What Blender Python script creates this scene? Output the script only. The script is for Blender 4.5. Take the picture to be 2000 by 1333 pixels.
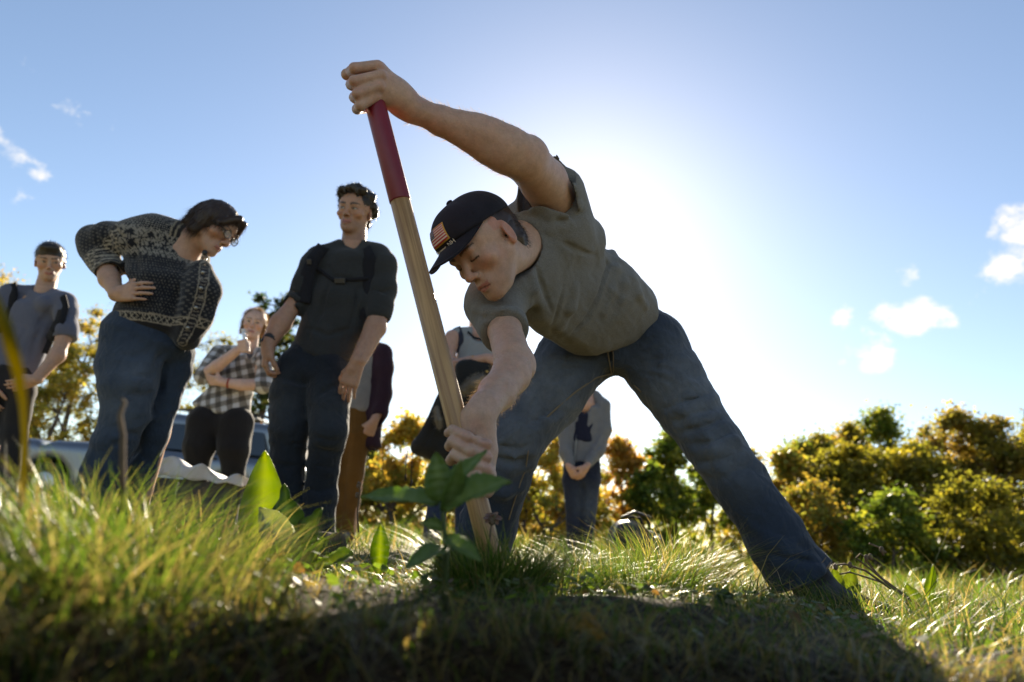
import bpy, bmesh, math, random
import numpy as np
from mathutils import Vector, Matrix

for o in list(bpy.data.objects):
    bpy.data.objects.remove(o)
scene = bpy.context.scene
col = scene.collection
PI = math.pi
R = math.radians
f32 = np.float32

# ------------------------------------------------------------------ camera
FPX = 1333.3                                   # 24 mm lens, in pixels of a 2000 wide frame
PITCH, ROLL = R(16), R(5)
CAM = np.array([0, 0, .12])
c_f = np.array([0, math.cos(PITCH), math.sin(PITCH)])
_r0 = np.array([1., 0, 0]); _u0 = np.array([0, -math.sin(PITCH), math.cos(PITCH)])
c_r = math.cos(ROLL)*_r0 + math.sin(ROLL)*_u0
c_u = -math.sin(ROLL)*_r0 + math.cos(ROLL)*_u0
cam_data = bpy.data.cameras.new('camera')
cam = bpy.data.objects.new('camera', cam_data); col.objects.link(cam)
cam.matrix_world = Matrix(((c_r[0], c_u[0], -c_f[0], CAM[0]), (c_r[1], c_u[1], -c_f[1], CAM[1]),
                           (c_r[2], c_u[2], -c_f[2], CAM[2]), (0, 0, 0, 1)))
cam_data.lens = 24; cam_data.sensor_width = 36
cam_data.clip_start = .02; cam_data.clip_end = 3000
cam_data.dof.use_dof = True
cam_data.dof.focus_distance = 1.62
cam_data.dof.aperture_fstop = 2.9
scene.camera = cam

def at(x, y, d):
    """a point of the place seen at (x, y) of the 2000x1333 photograph, d metres deep"""
    return CAM + d*(c_f + c_r*(x-1000)/FPX + c_u*(666.5-y)/FPX)

def cv(x, y, z):
    """camera-aligned vector: right, up, towards the viewer"""
    return c_r*x + c_u*y - c_f*z

# ------------------------------------------------------------------ sky and sun
SUN_DIR = at(1150, 440, 1) - CAM; SUN_DIR = SUN_DIR/np.linalg.norm(SUN_DIR)
SUN_EL = math.asin(SUN_DIR[2]); SUN_AZ = math.atan2(SUN_DIR[0], SUN_DIR[1])
world = bpy.data.worlds.new('World'); scene.world = world; world.use_nodes = True

def nd(nt, t, **kw):
    n = nt.nodes.new(t)
    for k, v in kw.items():
        if k in ('inp',):
            for a, b in v.items(): n.inputs[a].default_value = b
        else: setattr(n, k, v)
    return n

def build_world():
    nt = world.node_tree; nt.nodes.clear(); L = nt.links.new
    out = nd(nt, 'ShaderNodeOutputWorld'); bg = nd(nt, 'ShaderNodeBackground'); bg.inputs[1].default_value = .064
    sky = nd(nt, 'ShaderNodeTexSky'); sky.sky_type = 'NISHITA'; sky.sun_disc = False
    sky.sun_elevation = SUN_EL; sky.sun_rotation = SUN_AZ
    sky.altitude = 100; sky.air_density = .9; sky.dust_density = .22; sky.ozone_density = 2.6
    # scattered fair weather clouds: soft patches in the direction of view, broken up by noise
    tc = nd(nt, 'ShaderNodeTexCoord')
    nz = nd(nt, 'ShaderNodeTexNoise', inp={'Scale': 26., 'Detail': 7., 'Roughness': .62})
    mp = nd(nt, 'ShaderNodeMapping'); mp.inputs['Scale'].default_value = (1, 1, 1.9)
    L(tc.outputs['Generated'], mp.inputs[0]); L(mp.outputs[0], nz.inputs['Vector'])
    wn = nd(nt, 'ShaderNodeTexNoise', inp={'Scale': 15., 'Detail': 6., 'Roughness': .6}); L(tc.outputs['Generated'], wn.inputs['Vector'])
    ws = nd(nt, 'ShaderNodeVectorMath', operation='MULTIPLY_ADD'); L(wn.outputs['Color'], ws.inputs[0]); ws.inputs[1].default_value = (.11, .11, .07); ws.inputs[2].default_value = (-.055, -.055, -.035)
    wa = nd(nt, 'ShaderNodeVectorMath', operation='ADD'); L(tc.outputs['Generated'], wa.inputs[0]); L(ws.outputs[0], wa.inputs[1])
    acc = None
    spots = [((35, 310), .040, 1.0), ((35, 375), .030, 1.25), ((15, 275), .028, .9), ((125, 212), .022, 1.2), ((85, 150), .022, 1.0), ((200, 245), .018, 1.0), ((60, 320), .035, 1.2),
             ((1990, 430), .050, 1.5), ((1960, 520), .055, 1.45), ((2040, 470), .085, 1.7), ((1905, 535), .030, .8),
             ((1785, 622), .060, 1.5), ((1660, 618), .036, 1.3), ((1690, 697), .046, 1.35), ((1705, 660), .034, 1.3), ((1790, 532), .032, 1.15), ((1900, 580), .025, 1.1),
             ((-330, 260), .10, 1.4), ((-600, 420), .12, 1.4), ((2500, 300), .13, 1.4), ((2300, 600), .10, 1.2), ((300, -500), .10, 1.2), ((1500, -700), .12, 1.2)]
    rng = random.Random(4)
    for k in range(26):                        # the same scattered clouds go on round the whole sky
        a = rng.uniform(.9, 2*PI-.9); e = rng.uniform(.12, 1.1)
        spots.append(((math.sin(a)*math.cos(e), math.cos(a)*math.cos(e), math.sin(e)), rng.uniform(.05, .14), rng.uniform(.9, 1.5)))
    for c, rad, w in spots:
        if len(c) == 2:
            v = at(c[0], c[1], 1) - CAM; v = v/np.linalg.norm(v)
        else: v = np.array(c)
        ds = nd(nt, 'ShaderNodeVectorMath', operation='DISTANCE'); ds.inputs[1].default_value = tuple(v)
        L(wa.outputs[0], ds.inputs[0])
        mr = nd(nt, 'ShaderNodeMapRange', interpolation_type='SMOOTHSTEP')
        mr.inputs[1].default_value = 0; mr.inputs[2].default_value = rad; mr.inputs[3].default_value = w; mr.inputs[4].default_value = 0
        L(ds.outputs['Value'], mr.inputs[0])
        if acc is None: acc = mr.outputs[0]
        else:
            mx = nd(nt, 'ShaderNodeMath', operation='MAXIMUM'); L(acc, mx.inputs[0]); L(mr.outputs[0], mx.inputs[1]); acc = mx.outputs[0]
    ml = nd(nt, 'ShaderNodeMath', operation='MULTIPLY'); L(acc, ml.inputs[0]); L(nz.outputs['Fac'], ml.inputs[1])
    th = nd(nt, 'ShaderNodeMapRange', interpolation_type='SMOOTHSTEP')
    th.inputs[1].default_value = .28; th.inputs[2].default_value = .74; th.inputs[3].default_value = 0; th.inputs[4].default_value = .93
    L(ml.outputs[0], th.inputs[0])
    mix = nd(nt, 'ShaderNodeMix', data_type='RGBA'); L(th.outputs[0], mix.inputs['Factor'])
    L(sky.outputs[0], mix.inputs['A']); mix.inputs['B'].default_value = CLOUD_COL
    L(mix.outputs['Result'], bg.inputs[0]); L(bg.outputs[0], out.inputs[0])
CLOUD_COL = (5.6, 5.7, 5.9, 1)
build_world()

sun_data = bpy.data.lights.new('sun', 'SUN'); sun_data.energy = 5.0; sun_data.angle = R(.53); sun_data.color = (1, .93, .82)
sun = bpy.data.objects.new('sun', sun_data); col.objects.link(sun)
sun.rotation_euler = Vector(SUN_DIR).to_track_quat('Z', 'Y').to_euler()
sun.location = (2, 12, 8)
scene.view_settings.view_transform = 'Standard'; scene.view_settings.look = 'None'
scene.view_settings.exposure = 1.68; scene.view_settings.gamma = 1; scene.view_settings.use_white_balance = True; scene.view_settings.white_balance_temperature = 7500; scene.view_settings.white_balance_tint = 10; scene.view_settings.use_curve_mapping = False
scene.cycles.max_bounces = 8; scene.cycles.transparent_max_bounces = 8
scene.cycles.use_denoising = True

# ------------------------------------------------------------------ small helpers
def nrm(v):
    v = np.asarray(v, float); return v/(np.linalg.norm(v)+1e-12)

def tag(o, label=None, cat=None, group=None, kind=None):
    if label: o['label'] = label
    if cat: o['category'] = cat
    if group: o['group'] = group
    if kind: o['kind'] = kind
    return o

def mesh_obj(name, V, faces, mat=None, parent=None, smooth=True, cols=None, attrs=None):
    """faces: (n,3) or (n,4) int array; cols: (nv,3) base colours; attrs: {name: (nv,3)}"""
    me = bpy.data.meshes.new(name)
    V = np.asarray(V, f32); faces = np.asarray(faces, np.int32)
    n, k = faces.shape
    me.vertices.add(len(V)); me.vertices.foreach_set('co', V.ravel())
    me.loops.add(n*k); me.loops.foreach_set('vertex_index', faces.ravel())
    me.polygons.add(n); me.polygons.foreach_set('loop_start', np.arange(0, n*k, k, dtype=np.int32))
    me.polygons.foreach_set('loop_total', np.full(n, k, np.int32))
    me.polygons.foreach_set('use_smooth', np.full(n, smooth, bool))
    if cols is not None:
        a = me.color_attributes.new('paint', 'FLOAT_COLOR', 'POINT')
        a.data.foreach_set('color', np.c_[cols, np.ones(len(V))].astype(f32).ravel())
    for nm, A in (attrs or {}).items():
        a = me.attributes.new(nm, 'FLOAT_VECTOR', 'POINT'); a.data.foreach_set('vector', np.asarray(A, f32).ravel())
    me.update(calc_edges=True)
    if mat: me.materials.append(mat)
    o = bpy.data.objects.new(name, me); col.objects.link(o)
    if parent: o.parent = parent
    return o

def empty(name, loc):
    o = bpy.data.objects.new(name, None); col.objects.link(o); o.location = loc; o.empty_display_size = .1
    return o

def thing(name, loc, label, cat, group=None):
    return tag(empty(name, loc), label, cat, group)

def adopt(parent, *objs):
    """parent meshes that are already in world coordinates"""
    inv = Matrix.Translation(parent.location).inverted()
    for o in objs:
        o.parent = parent; o.matrix_parent_inverse = inv

class PM:
    """collects polygons (world coordinates) into one mesh object"""
    def __init__(s): s.v = []; s.f = []
    def add(s, V, Fc):
        b = len(s.v); s.v += [tuple(map(float, q)) for q in V]; s.f += [tuple(i+b for i in q) for q in Fc]
    def tube(s, pts, rad, n=10, cap=True, flat=1.0, side=None):
        pts = [np.asarray(q, float) for q in pts]; m = len(pts)
        if np.isscalar(rad): rad = [rad]*m
        ref = np.array(side if side is not None else (0.13, .27, .95)); V = []; Fc = []
        for i, q in enumerate(pts):
            t = nrm(pts[min(i+1, m-1)]-pts[max(i-1, 0)])
            a = ref - t*(ref@t)
            if np.linalg.norm(a) < 1e-3: a = np.array([1., 0, 0]) - t*t[0]
            a = nrm(a); b = np.cross(t, a); ref = a if side is None else ref
            for j in range(n):
                w = 2*PI*j/n; V.append(q + rad[i]*(math.cos(w)*a + flat*math.sin(w)*b))
        for i in range(m-1):
            for j in range(n):
                Fc.append((i*n+j, i*n+(j+1) % n, (i+1)*n+(j+1) % n, (i+1)*n+j))
        if cap: Fc.append(tuple(range(n))[::-1]); Fc.append(tuple((m-1)*n+j for j in range(n)))
        s.add(V, Fc); return s
    def box(s, c, ax, half):
        c = np.asarray(c, float); ax = np.asarray(ax, float); V = []
        for sx in (-1, 1):
            for sy in (-1, 1):
                for sz in (-1, 1): V.append(c+sx*half[0]*ax[0]+sy*half[1]*ax[1]+sz*half[2]*ax[2])
        s.add(V, [(0, 1, 3, 2), (4, 6, 7, 5), (0, 4, 5, 1), (2, 3, 7, 6), (0, 2, 6, 4), (1, 5, 7, 3)]); return s
    def build(s, name, mat, parent=None, smooth=True, bevel=0):
        me = bpy.data.meshes.new(name); me.from_pydata(s.v, [], s.f); me.update()
        if smooth: me.polygons.foreach_set('use_smooth', np.ones(len(me.polygons), bool))
        me.materials.append(mat); o = bpy.data.objects.new(name, me); col.objects.link(o)
        if bevel:
            md = o.modifiers.new('bevel', 'BEVEL'); md.width = bevel; md.segments = 2; md.limit_method = 'ANGLE'
        if parent: adopt(parent, o)
        return o

def snoise(P, freq, seed, n=6):
    """smooth pseudo noise in about -1..1 (warped sum of waves)"""
    rs = np.random.RandomState(seed); out = np.zeros(P.shape[:-1], f32); prev = 0
    for i in range(n):
        d = rs.normal(size=3); d = (d/np.linalg.norm(d)*freq*(.7+.7*rs.rand())).astype(f32)
        w = np.sin(P@d + f32(rs.rand()*6.28) + prev); prev = 1.3*w; out += w
    return out/f32(n*.6)

def ridges(P, M, freq, seed):
    """thin crisp folds: ridged noise, stretched by the rows of M"""
    n = snoise(P@np.asarray(M, f32).T, freq, seed, 4); a = np.clip(1-1.5*np.abs(n), 0, 1); return a*a*(3-2*a)
def stretch(axis, along, across=1.):
    a = nrm(axis); return across*np.eye(3)+(along-across)*np.outer(a, a)

# ------------------------------------------------------------------ implicit surfaces, meshed with sparse surface nets
class RC:                                       # tapered capsule
    def __init__(s, a, b, r1, r2): s.a = np.asarray(a, f32); s.b = np.asarray(b, f32); s.r1 = r1; s.r2 = r2
    def d(s, P):
        ba = s.b-s.a; q = P-s.a; t = np.clip((q@ba)/max(float(ba@ba), 1e-9), 0, 1)
        q = q - t[..., None]*ba
        return np.sqrt((q*q).sum(-1)) - (s.r1+(s.r2-s.r1)*t)
    def bb(s):
        m = max(s.r1, s.r2); return np.minimum(s.a, s.b)-m, np.maximum(s.a, s.b)+m
class EC:                                       # tapered capsule with an oval section (side axis wide, the other flat*wide)
    def __init__(s, a, b, r1, r2, side, fl1=1., fl2=None, cap=1.):
        s.a = np.asarray(a, f32); s.b = np.asarray(b, f32); s.r1 = r1; s.r2 = r2; s.f1 = fl1; s.f2 = fl1 if fl2 is None else fl2; s.cap = cap
        w = nrm(s.b-s.a); sd = np.asarray(side, float); sd = nrm(sd-w*(sd@w)); s.M = np.array([sd, np.cross(w, sd), w], f32)
    def d(s, P):
        ba = s.b-s.a; q = P-s.a; t = np.clip((q@ba)/max(float(ba@ba), 1e-9), 0, 1)
        q = (q - t[..., None]*ba)@s.M.T
        r = s.r1+(s.r2-s.r1)*t; fl = s.f1+(s.f2-s.f1)*t
        Rr = np.stack([r, r*fl, r*s.cap], -1); x = q/Rr
        k0 = np.sqrt((x*x).sum(-1)); y = x/Rr; k1 = np.sqrt((y*y).sum(-1))+1e-6
        return np.where(k0 < .05, -r*fl, k0*(k0-1)/k1)
    def bb(s):
        m = max(s.r1, s.r2)*max(1, s.f1, s.f2, s.cap); return np.minimum(s.a, s.b)-m, np.maximum(s.a, s.b)+m
class EL:                                       # ellipsoid in its own axes (rows of ax)
    def __init__(s, c, ax, rad): s.c = np.asarray(c, f32); s.ax = np.asarray(ax, f32); s.r = np.asarray(rad, f32)
    def d(s, P):
        x = ((P-s.c)@s.ax.T)/s.r; k0 = np.sqrt((x*x).sum(-1)); y = x/s.r; k1 = np.sqrt((y*y).sum(-1))+1e-6
        return np.where(k0 < .05, -s.r.min(), k0*(k0-1)/k1)
    def bb(s): m = s.r.max(); return s.c-m, s.c+m
class BX:                                       # rounded box
    def __init__(s, c, ax, half, rr): s.c = np.asarray(c, f32); s.ax = np.asarray(ax, f32); s.h = np.asarray(half, f32)-rr; s.rr = rr
    def d(s, P):
        q = np.abs((P-s.c)@s.ax.T)-s.h
        return np.sqrt((np.maximum(q, 0)**2).sum(-1)) + np.minimum(q.max(-1), 0) - s.rr
    def bb(s): m = float(np.linalg.norm(s.h))+s.rr; return s.c-m, s.c+m
class HS:                                       # half space: keeps the side the normal points away from
    def __init__(s, p, n): s.p = np.asarray(p, f32); s.n = nrm(n).astype(f32)
    def d(s, P): return (P-s.p)@s.n
    def bb(s): return None

def comb(D, d, op, k):
    if op == 'u':
        if k <= 0: return np.minimum(D, d)
        h = np.maximum(k-np.abs(D-d), 0)/k; return np.minimum(D, d)-h*h*k*.25
    if op == 's': d = -d
    if k <= 0: return np.maximum(D, d)
    h = np.maximum(k-np.abs(D-d), 0)/k; return np.maximum(D, d)+h*h*k*.25

def evalD(prims, P):
    P = np.asarray(P, f32); D = np.full(P.shape[:-1], 9., f32)
    for pr, op, k in prims: D = comb(D, pr.d(P), op, k)
    return D

def remesh(prims, vox, disp=None, amp=0., smooth=2):
    L = 8*vox; hd = .87*L; keys = []; OFF = 2048
    for pr, op, k in prims:
        b = pr.bb()
        if b is None: continue
        lo = np.floor((b[0]-L-k)/L).astype(int); hi = np.ceil((b[1]+L+k)/L).astype(int)
        g = np.stack(np.meshgrid(*[np.arange(lo[i], hi[i]+1) for i in range(3)], indexing='ij'), -1).reshape(-1, 3)
        d = pr.d(((g+.5)*L).astype(f32)); g = g[np.abs(d) < 1.6*hd+k+amp]
        g = g+OFF; keys.append((g[:, 0]*4096+g[:, 1])*4096+g[:, 2])
    keys = np.unique(np.concatenate(keys))
    g = np.stack([keys//(4096*4096), keys//4096 % 4096, keys % 4096], -1)-OFF
    cen = ((g+.5)*L).astype(f32)
    dc = [pr.d(cen) for pr, op, k in prims]
    D = np.full(len(cen), 9., f32)
    for (pr, op, k), d in zip(prims, dc): D = comb(D, d, op, k)
    keep = np.abs(D) < 1.5*hd+amp
    g = g[keep]; cen = cen[keep]; D = D[keep]; dc = [d[keep] for d in dc]
    ar = np.arange(9); loc = np.stack(np.meshgrid(ar, ar, ar, indexing='ij'), -1).reshape(-1, 3)
    vk = []; vp = []; ed = []
    NB = 1500
    cshift = np.array([[i, j, k] for i in (0, 1) for j in (0, 1) for k in (0, 1)])
    for s0 in range(0, len(g), NB):
        gg = g[s0:s0+NB]; nb = len(gg); base = gg*8
        P = ((base[:, None, :]+loc[None])*vox).astype(f32)
        X = np.full((nb, 729), 9., f32)
        for (pr, op, k), d in zip(prims, dc):
            dd = d[s0:s0+NB]
            if op == 'u': m = dd < np.maximum(D[s0:s0+NB], 0)+2.2*hd+k+amp
            elif op == 's': m = dd < 2.2*hd+k
            else: m = dd > -2.2*hd-k
            if m.all(): X = comb(X, pr.d(P), op, k)
            elif m.any(): X[m] = comb(X[m], pr.d(P[m]), op, k)
        if disp is not None: X = X - disp(P)
        X = X.reshape(nb, 9, 9, 9); S = X < 0
        n8 = [S[:, a:a+8, b:b+8, c:c+8] for a in (0, 1) for b in (0, 1) for c in (0, 1)]
        cnt = sum(q.astype(np.int8) for q in n8)
        act = np.argwhere((cnt > 0) & (cnt < 8))
        if len(act) == 0: continue
        bi = act[:, 0]; lc = act[:, 1:]
        cv8 = np.stack([X[bi, lc[:, 0]+s[0], lc[:, 1]+s[1], lc[:, 2]+s[2]] for s in cshift], -1)
        sm = np.zeros((len(act), 3)); nn = np.zeros(len(act))
        for a in range(8):
            for ax in range(3):
                if cshift[a][ax] == 0:
                    b = a + (4, 2, 1)[ax]
                    va, vb = cv8[:, a], cv8[:, b]; m = (va < 0) != (vb < 0)
                    t = np.where(m, va/np.where(m, va-vb, 1), 0)
                    pos = cshift[a][None].astype(float).repeat(len(act), 0); pos[:, ax] += t
                    sm += pos*m[:, None]; nn += m
        pos = sm/nn[:, None]
        gc = base[bi]+lc; vp.append((gc+pos)*vox)
        gk = gc+OFF*8; vk.append((gk[:, 0]*32768+gk[:, 1])*32768+gk[:, 2])
        for ax in range(3):
            sl = [slice(0, 8)]*3; s2 = list(sl); s2[ax] = slice(1, 9)
            A = S[(slice(None),)+tuple(sl)]; B = S[(slice(None),)+tuple(s2)]
            e = np.argwhere(A != B)
            if len(e):
                ed.append(np.c_[base[e[:, 0]]+e[:, 1:], np.full(len(e), ax), A[e[:, 0], e[:, 1], e[:, 2], e[:, 3]]])
    vk = np.concatenate(vk); vp = np.concatenate(vp); o = np.argsort(vk); vk = vk[o]; vp = vp[o]
    ed = np.concatenate(ed); quads = []
    for ax in range(3):
        e = ed[ed[:, 3] == ax]; u = np.zeros(3, int); w = np.zeros(3, int); u[(ax+1) % 3] = 1; w[(ax+2) % 3] = 1
        q = []; ok = np.ones(len(e), bool)
        for sh in (-u-w, -w, 0*u, -u):
            c = e[:, :3]+sh+OFF*8; kk = (c[:, 0]*32768+c[:, 1])*32768+c[:, 2]
            i = np.clip(np.searchsorted(vk, kk), 0, len(vk)-1); ok &= vk[i] == kk; q.append(i)
        q = np.stack(q, -1); q[e[:, 4] == 0] = q[e[:, 4] == 0][:, ::-1]; quads.append(q[ok])
    Q = np.concatenate(quads)
    V = vp.copy()
    for it in range(smooth):                    # light relaxing
        acc = np.zeros_like(V); c = np.zeros(len(V))
        for a, b in ((0, 1), (1, 2), (2, 3), (3, 0)):
            for ax in range(3): acc[:, ax] += np.bincount(Q[:, a], V[Q[:, b], ax], len(V)) + np.bincount(Q[:, b], V[Q[:, a], ax], len(V))
            c += np.bincount(Q[:, a], minlength=len(V)) + np.bincount(Q[:, b], minlength=len(V))
        V = V*.45 + .55*acc/np.maximum(c, 1)[:, None]
    return V, Q

def U(*prims, k=.02): return [(p, 'u', k) for p in prims]
def chain(pts, k=.02, add=0.):
    """pts: (x, y, depth, half width in px) seen in the photograph -> tapered capsules"""
    P = [(at(x, y, d), r*d/FPX+add) for x, y, d, r in pts]
    return [(RC(P[i][0], P[i+1][0], P[i][1], P[i+1][1]), 'u', k) for i in range(len(P)-1)]
def wchain(pts, k=.02):
    """pts: (point, radius)"""
    return [(RC(pts[i][0], pts[i+1][0], pts[i][1], pts[i+1][1]), 'u', k) for i in range(len(pts)-1)]
def hit(prims, x, y, d0, d1):
    """depth at which the line of sight through (x, y) meets the surface"""
    ds = np.linspace(d0, d1, 400); P = np.array([at(x, y, d) for d in ds]); D = evalD(prims, P)
    i = np.argmax(D < .001); return ds[i] if D.min() < .001 else ds[np.argmin(D)]
def crease(prims, pts, d0, d1, w, depth, op='s', k=.012):
    """fold drawn along a line on the cloth: a real groove ('s') or ridge ('u')"""
    Q = []
    for x, y in pts:
        d = hit(prims, x, y, d0, d1); Q.append(at(x, y, d-(w-depth if op == 's' else depth-w)/1.0))
    n = len(Q); rr = [w*(.55 if i in (0, n-1) else 1.) for i in range(n)]
    return [(RC(Q[i], Q[i+1], rr[i], rr[i+1]), op, k) for i in range(n-1)]

# ------------------------------------------------------------------ materials
def new_mat(name):
    m = bpy.data.materials.new(name); m.use_nodes = True; nt = m.node_tree; nt.nodes.clear()
    out = nd(nt, 'ShaderNodeOutputMaterial'); b = nd(nt, 'ShaderNodeBsdfPrincipled'); nt.links.new(b.outputs[0], out.inputs[0])
    return m, nt, b, out

def simple(name, c, rough=.7, metal=0., noise=.0, nscale=40., bump=0., bscale=200., coat=0., spec=.5, trans=0.):
    m, nt, b, out = new_mat(name); L = nt.links.new
    b.inputs['Base Color'].default_value = (*c, 1); b.inputs['Roughness'].default_value = rough; b.inputs['Metallic'].default_value = metal
    b.inputs['Coat Weight'].default_value = coat; b.inputs['Specular IOR Level'].default_value = spec
    tc = nd(nt, 'ShaderNodeTexCoord')
    if noise:
        n = nd(nt, 'ShaderNodeTexNoise', inp={'Scale': nscale, 'Detail': 6., 'Roughness': .65}); L(tc.outputs['Object'], n.inputs['Vector'])
        r = nd(nt, 'ShaderNodeMapRange'); r.inputs[1].default_value = .3; r.inputs[2].default_value = .7; r.inputs[3].default_value = 1-noise; r.inputs[4].default_value = 1+noise
        L(n.outputs['Fac'], r.inputs[0])
        x = nd(nt, 'ShaderNodeVectorMath', operation='SCALE'); x.inputs[0].default_value = c; L(r.outputs[0], x.inputs['Scale']); L(x.outputs[0], b.inputs['Base Color'])
    if bump:
        n = nd(nt, 'ShaderNodeTexNoise', inp={'Scale': bscale, 'Detail': 4.}); L(tc.outputs['Object'], n.inputs['Vector'])
        q = nd(nt, 'ShaderNodeBump', inp={'Strength': bump, 'Distance': .002}); L(n.outputs['Fac'], q.inputs['Height']); L(q.outputs[0], b.inputs['Normal'])
    if trans:
        t = nd(nt, 'ShaderNodeBsdfTranslucent'); t.inputs[0].default_value = (*c, 1); mx = nd(nt, 'ShaderNodeMixShader'); mx.inputs[0].default_value = trans
        L(b.outputs[0], mx.inputs[1]); L(t.outputs[0], mx.inputs[2]); L(mx.outputs[0], out.inputs[0])
    return m

def skin_mat(name='skin'):
    m, nt, b, out = new_mat(name); L = nt.links.new
    a = nd(nt, 'ShaderNodeAttribute'); a.attribute_name = 'paint'
    tc = nd(nt, 'ShaderNodeTexCoord'); n = nd(nt, 'ShaderNodeTexNoise', inp={'Scale': 55., 'Detail': 5., 'Roughness': .7}); L(tc.outputs['Object'], n.inputs['Vector'])
    hs = nd(nt, 'ShaderNodeMapRange'); hs.inputs[1].default_value = .25; hs.inputs[2].default_value = .75; hs.inputs[3].default_value = .82; hs.inputs[4].default_value = 1.15
    fk = nd(nt, 'ShaderNodeTexNoise', inp={'Scale': 260., 'Detail': 3., 'Roughness': .75}); L(tc.outputs['Object'], fk.inputs['Vector'])
    fm = nd(nt, 'ShaderNodeMath', operation='MULTIPLY_ADD'); L(fk.outputs['Fac'], fm.inputs[0]); fm.inputs[1].default_value = .55; L(n.outputs['Fac'], fm.inputs[2]); fo = nd(nt, 'ShaderNodeMath', operation='SUBTRACT'); L(fm.outputs[0], fo.inputs[0]); fo.inputs[1].default_value = .275
    L(fo.outputs[0], hs.inputs[0]); x = nd(nt, 'ShaderNodeVectorMath', operation='SCALE'); L(a.outputs['Color'], x.inputs[0]); L(hs.outputs[0], x.inputs['Scale'])
    L(x.outputs[0], b.inputs['Base Color']); b.inputs['Roughness'].default_value = .5; b.inputs['Specular IOR Level'].default_value = .4
    b.inputs['Subsurface Weight'].default_value = .35; b.inputs['Subsurface Radius'].default_value = (1, .35, .2); b.inputs['Subsurface Scale'].default_value = .006
    n2 = nd(nt, 'ShaderNodeTexNoise', inp={'Scale': 420., 'Detail': 3.}); L(tc.outputs['Object'], n2.inputs['Vector'])
    q = nd(nt, 'ShaderNodeBump', inp={'Strength': .35, 'Distance': .002}); L(n2.outputs['Fac'], q.inputs['Height']); L(q.outputs[0], b.inputs['Normal'])
    return m

def cloth(name, c, var=.18, vscale=9., fine=.25, fscale=700., rough=.9, fold=.0, fold_scale=(18, 18, 5), sheen=.12, tint=None):
    """woven or knitted cloth: broad unevenness, fine flecks, soft folds as relief"""
    m, nt, b, out = new_mat(name); L = nt.links.new
    tc = nd(nt, 'ShaderNodeTexCoord')
    n = nd(nt, 'ShaderNodeTexNoise', inp={'Scale': vscale, 'Detail': 5., 'Roughness': .6}); L(tc.outputs['Object'], n.inputs['Vector'])
    g = nd(nt, 'ShaderNodeTexNoise', inp={'Scale': fscale, 'Detail': 2., 'Roughness': .8}); L(tc.outputs['Object'], g.inputs['Vector'])
    r1 = nd(nt, 'ShaderNodeMapRange'); r1.inputs[1].default_value = .3; r1.inputs[2].default_value = .7; r1.inputs[3].default_value = 1-var; r1.inputs[4].default_value = 1+var; L(n.outputs['Fac'], r1.inputs[0])
    r2 = nd(nt, 'ShaderNodeMapRange'); r2.inputs[1].default_value = .3; r2.inputs[2].default_value = .7; r2.inputs[3].default_value = 1-fine; r2.inputs[4].default_value = 1+fine; L(g.outputs['Fac'], r2.inputs[0])
    mm = nd(nt, 'ShaderNodeMath', operation='MULTIPLY'); L(r1.outputs[0], mm.inputs[0]); L(r2.outputs[0], mm.inputs[1])
    x = nd(nt, 'ShaderNodeVectorMath', operation='SCALE'); x.inputs[0].default_value = c; L(mm.outputs[0], x.inputs['Scale']); L(x.outputs[0], b.inputs['Base Color'])
    b.inputs['Roughness'].default_value = rough; b.inputs['Specular IOR Level'].default_value = .2; b.inputs['Sheen Weight'].default_value = sheen
    q = nd(nt, 'ShaderNodeBump', inp={'Strength': .25, 'Distance': .0015}); L(g.outputs['Fac'], q.inputs['Height'])
    last = q
    if fold:
        mp = nd(nt, 'ShaderNodeMapping'); mp.inputs['Scale'].default_value = fold_scale; L(tc.outputs['Object'], mp.inputs[0])
        w = nd(nt, 'ShaderNodeTexNoise', inp={'Scale': 1., 'Detail': 3., 'Distortion': .6}); L(mp.outputs[0], w.inputs['Vector'])
        q2 = nd(nt, 'ShaderNodeBump', inp={'Strength': fold, 'Distance': .02}); L(w.outputs['Fac'], q2.inputs['Height']); L(q.outputs[0], q2.inputs['Normal']); last = q2
    L(last.outputs[0], b.inputs['Normal'])
    return m, nt, b, x

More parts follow.
